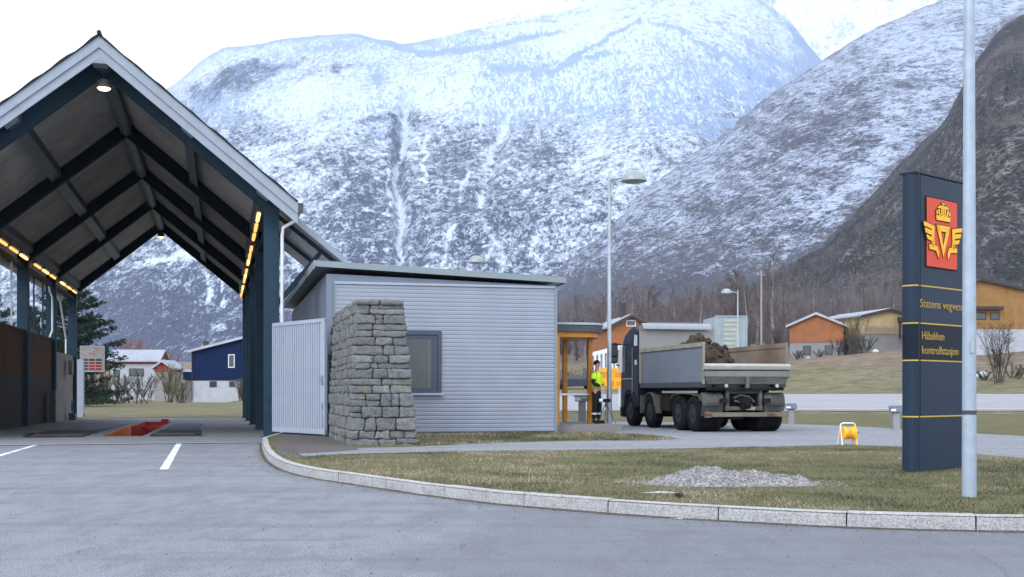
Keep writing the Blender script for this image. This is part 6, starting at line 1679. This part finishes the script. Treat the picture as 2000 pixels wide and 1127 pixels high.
for i, (px, D, H, wd, mt, lb) in enumerate([
    (185, 128, 4.2, 3.2, dk, 'dark tangled scrub at the foot of the pine'), (232, 130, 3.6, 3.4, dk, 'dark scrub below the white house, left of the grey shed'), (275, 134, 3.9, 3.2, dk, 'dark scrub right in front of the grey shed'),
    (205, 140, 4.0, 3.2, olive, 'olive scrub between the pine and the white house'), (335, 150, 5.2, 3.6, olive, 'pale olive bush beside the grey outbuilding'), (352, 140, 3.0, 2.0, olive, 'low olive bush left of the blue house'),
    (474, 143, 3.2, 1.6, twig, 'small brown bush against the white basement of the blue house'), (262, 200, 11, 4.5, surf('reddish_twigs', (.22,.10,.075), .9), 'reddish bare tree rising behind the white house'), (300, 205, 9, 4, surf('rust_twigs', (.20,.10,.07), .9), 'rust coloured bush behind the grey shed'),
    (1667, 156, 5.4, 3.4, olive, 'olive bush between the orange house and the yellow house'), (1640, 158, 2.6, 2.4, dk, 'low dark shrub at the right corner of the orange house'), (1690, 157, 2.8, 3.4, dk, 'dark shrub in front of the yellow house basement'),
    (1560, 156, 1.6, 2.6, dk, 'low scrub at the foot of the orange house basement'), (1600, 156, 1.5, 2.6, twig, 'low brown scrub under the two basement openings'), (1515, 158, 5.0, 2.4, twig, 'brown shrub at the left wall of the middle orange house'),
    (1950, 118, 6.6, 2.6, dk, 'dark bare bush standing before the large ochre house'), (1985, 122, 2.0, 3.2, dk, 'low dark scrub at the right edge of the slope'), (1925, 121, 1.4, 2.0, dk, 'low dark scrub just right of the mast'),
    (1110, 124, 2.2, 2.6, twig2, 'low brown scrub beyond the entrance shelter'), (1150, 126, 2.4, 2.8, twig2, 'brown scrub right of the shelter post')]):
    shrub(px, D, H, wd, lb, 300+i, mt, n=900 if H > 4 else 700)
# frosted pebble like stones on the bank
for i, (px, py, D, s) in enumerate(((1710, 677, 152, .45), (1920, 668, 125, .55), (1578, 676, 156, .25), (1910, 673, 124, .4))):
    q = P(px, 765, D); z = float(terrain(np.array(q.x), np.array(float(D)))); rg = random.Random(i)
    b = MB(); b.lathe([(s*.7, -.2), (s, s*.2), (s*.8, s*.6), (s*.3, s*.85), (.02, s*.9)], (0,0,0), n=9)
    b.v = [(x+rg.uniform(-.1,.1)*s, y+rg.uniform(-.1,.1)*s, z_+rg.uniform(-.1,.1)*s) for x, y, z_ in b.v]
    o = b.build('boulder', hmat('pale_stone%d' % i, (.42,.43,.45)), None, smooth=True); o.location = (q.x, q.y, z)
    tag(o, ('white boulder on the bank left of the station sign', 'larger pale boulder under the bare bush by the mast', 'tiny pale stone below the orange house', 'smaller pale boulder beside the mast')[i], 'boulder')

# ================================================================== GRASS BLADES on the island and behind the hall
def inside(poly, x, y):
    c = np.zeros(x.shape, bool); n = len(poly); j = n-1
    for i in range(n):
        xi, yi = poly[i][:2]; xj, yj = poly[j][:2]
        c ^= ((yi > y) != (yj > y)) & (x < (xj-xi)*(y-yi)/((yj-yi) if yj != yi else 1e-9)+xi); j = i
    return c
gp = [tuple(offset_line(kk, .15)[i][:2]) for i in range(0, len(kk), 6)]
lawn = gp + [(22, 14.0)] + [tuple(p[:2]) for p in path[::-1] if p[0] < 19]
def blades(name, poly, n, x0, x1, y0, y1, hmin, hmax, wid, seed, stops, label, zfun=None, dens=None):
    r = np.random.default_rng(seed); x = r.uniform(x0, x1, n); y = y0+(y1-y0)*r.uniform(0, 1, n)**1.35
    k = inside(poly, x, y) & (np.abs(x/y) < .52)
    dn = fbm(x*.9, y*.9, seed, 4); k &= (r.uniform(0, 1, n) < np.clip((dn-.3)*3.2, .12, 1))
    x, y, dn = x[k], y[k], dn[k]; m = len(x)
    z = np.zeros(m) if zfun is None else zfun(x, y)
    h = r.uniform(hmin, hmax, m)*(.6+.9*fbm(x*1.7, y*1.7, seed+2, 3)); a = r.uniform(0, 2*PI, m); le = r.normal(0, .6, m)*h; lb = r.normal(0, .6, m)*h
    dx, dy = np.cos(a)*wid/2, np.sin(a)*wid/2
    v = np.stack([np.stack([x-dx, y-dy, z], 1), np.stack([x+dx, y+dy, z], 1), np.stack([x+le, y+lb, z+h], 1)], 1).reshape(-1, 3)
    me = bpy.data.meshes.new(name); me.vertices.add(len(v)); me.vertices.foreach_set('co', v.ravel().astype(np.float32))
    me.loops.add(len(v)); me.loops.foreach_set('vertex_index', np.arange(len(v), dtype=np.int32))
    me.polygons.add(m); me.polygons.foreach_set('loop_start', np.arange(0, len(v), 3, dtype=np.int32)); me.polygons.foreach_set('loop_total', np.full(m, 3, dtype=np.int32)); me.update()
    tint = np.clip(.5+(fbm(x*.45, y*.45, seed+8, 4)-.5)*1.9+(fbm(x*3, y*3, seed+5, 3)-.5)*.9+r.normal(0, .16, m)-.12*np.exp(-((y-13)/3.0)**2)*(x > 0)+.16*(x < -1.0)+.22*sstep(15, 20, y)*(x > -1), 0, 1)
    at = me.attributes.new('tint', 'FLOAT', 'POINT'); at.data.foreach_set('value', np.repeat(tint, 3).astype(np.float32))
    mt, t, b = new_mat(name+'_mat'); av = t.nodes.new('ShaderNodeAttribute'); av.attribute_name = 'tint'
    c = ramp(t, av.outputs['Fac'], stops); t.links.new(c, b.inputs['Base Color']); b.inputs['Roughness'].default_value = .8; b.inputs['Specular IOR Level'].default_value = .15
    me.materials.append(mt)
    o = bpy.data.objects.new(name, me); COL.objects.link(o); tag(o, label, 'grass', kind='stuff'); return o
ST = [(0, (.04,.06,.03)), (.3, (.075,.09,.05)), (.52, (.125,.125,.075)), (.75, (.20,.175,.115)), (1, (.31,.265,.20))]
blades('lawn_grass', lawn, 420000, -7, 22, 8.6, 23.5, .012, .040, .009, 3, ST, 'short patchy winter grass of the lawn behind the kerb')
grs = [G(820,871)[:2], G(1090,861)[:2], G(1280,860)[:2], G(1325,857)[:2], G(1250,849)[:2], G(1185,844)[:2], G(1110,846)[:2], tuple((OF+U*6.2+V*-.05)[:2]), tuple((OF+U*.3+V*-.05)[:2])]
blades('verge_grass', grs, 70000, -5, 6, 23, 33, .02, .07, .016, 7, ST, 'thin grass strip between the office wall and the path')
# thin fringe of grass hanging over the kerb and path edges
fr_poly = [tuple(p[:2]) for p in offset_line(kk, .12)]
r_ = random.Random(3); V_, F_ = [], []
on = offset_line(kk, .14)
for i in range(0, len(kk)-1):
    if kk[i].y > 24: continue
    for _ in range(7):
        p = on[i].lerp(on[i+1], r_.random()); hgt = r_.uniform(.02, .06); n0 = len(V_)
        V_ += [(p.x-.004, p.y, 0), (p.x+.004, p.y, 0), (p.x+r_.gauss(0,.02), p.y+r_.gauss(-.01,.02), hgt)]; F_.append((n0, n0+1, n0+2))
o = mesh_obj('kerb_edge_grass', V_, F_, surf('edge_grass', (.17,.15,.07), .9, var=.5, scale=6)); tag(o, 'ragged fringe of dry grass along the back of the kerb', 'grass', kind='stuff')

# grit, small stones and dead leaves washed against the kerb and thinly over the apron
gv, gf = [], []; rg = random.Random(19)
off = offset_line(kk, 0)
for i in range(4200):
    if rg.random() < .72:
        k = rg.randrange(len(kk)-1); 
        if kk[k].y > 26: continue
        t_ = (kk[min(k+1, len(kk)-1)]-kk[max(k-1, 0)]).normalized(); nrm = Vector((-t_.y, t_.x, 0)); p = kk[k]-nrm*min(abs(rg.gauss(.02, .16))+.01, .8)
    else: p = Vector((rg.uniform(-7, 9), rg.uniform(6.5, 20), 0))
    if inside([tuple(q[:2]) for q in isl[::8]]+[tuple(isl[-1][:2])], np.array([p.x]), np.array([p.y]))[0] and rg.random() > .0 and p.y > 9.2 and p.x > -5: 
        k2 = min(range(0, len(kk), 4), key=lambda j: (kk[j]-Vector((p.x, p.y, 0))).length); 
        if (kk[k2]-Vector((p.x, p.y, 0))).length > .3: continue
    pebble(p.x, p.y, ZR+.003, rg.choice((.003,.004,.006,.009)), gv, gf)
o = mesh_obj('road_grit', gv, gf, surf('grit_grey', (.15,.14,.13), .9, var=.7, scale=25)); tag(o, 'loose grit and crumbs lying on the asphalt along the kerb', 'grit', kind='stuff')

# ================================================================== HAZE (the moist valley air)
b = MB(); b.box(-7200, 7200, -400, 6250, -4, 2900)
hm, t, pb_ = new_mat('haze_air'); t.nodes.remove(pb_)
vol = t.nodes.new('ShaderNodeVolumePrincipled'); vol.inputs['Color'].default_value = (.62, .71, .87, 1); vol.inputs['Density'].default_value = HAZE_D; vol.inputs['Anisotropy'].default_value = .1
t.links.new(vol.outputs[0], t.nodes['Material Output'].inputs['Volume'])
hz_ = b.build('haze', hm); tag(hz_, kind='stuff'); hz_['label'] = 'pale blue valley haze before the mountains'; hz_['category'] = 'haze'
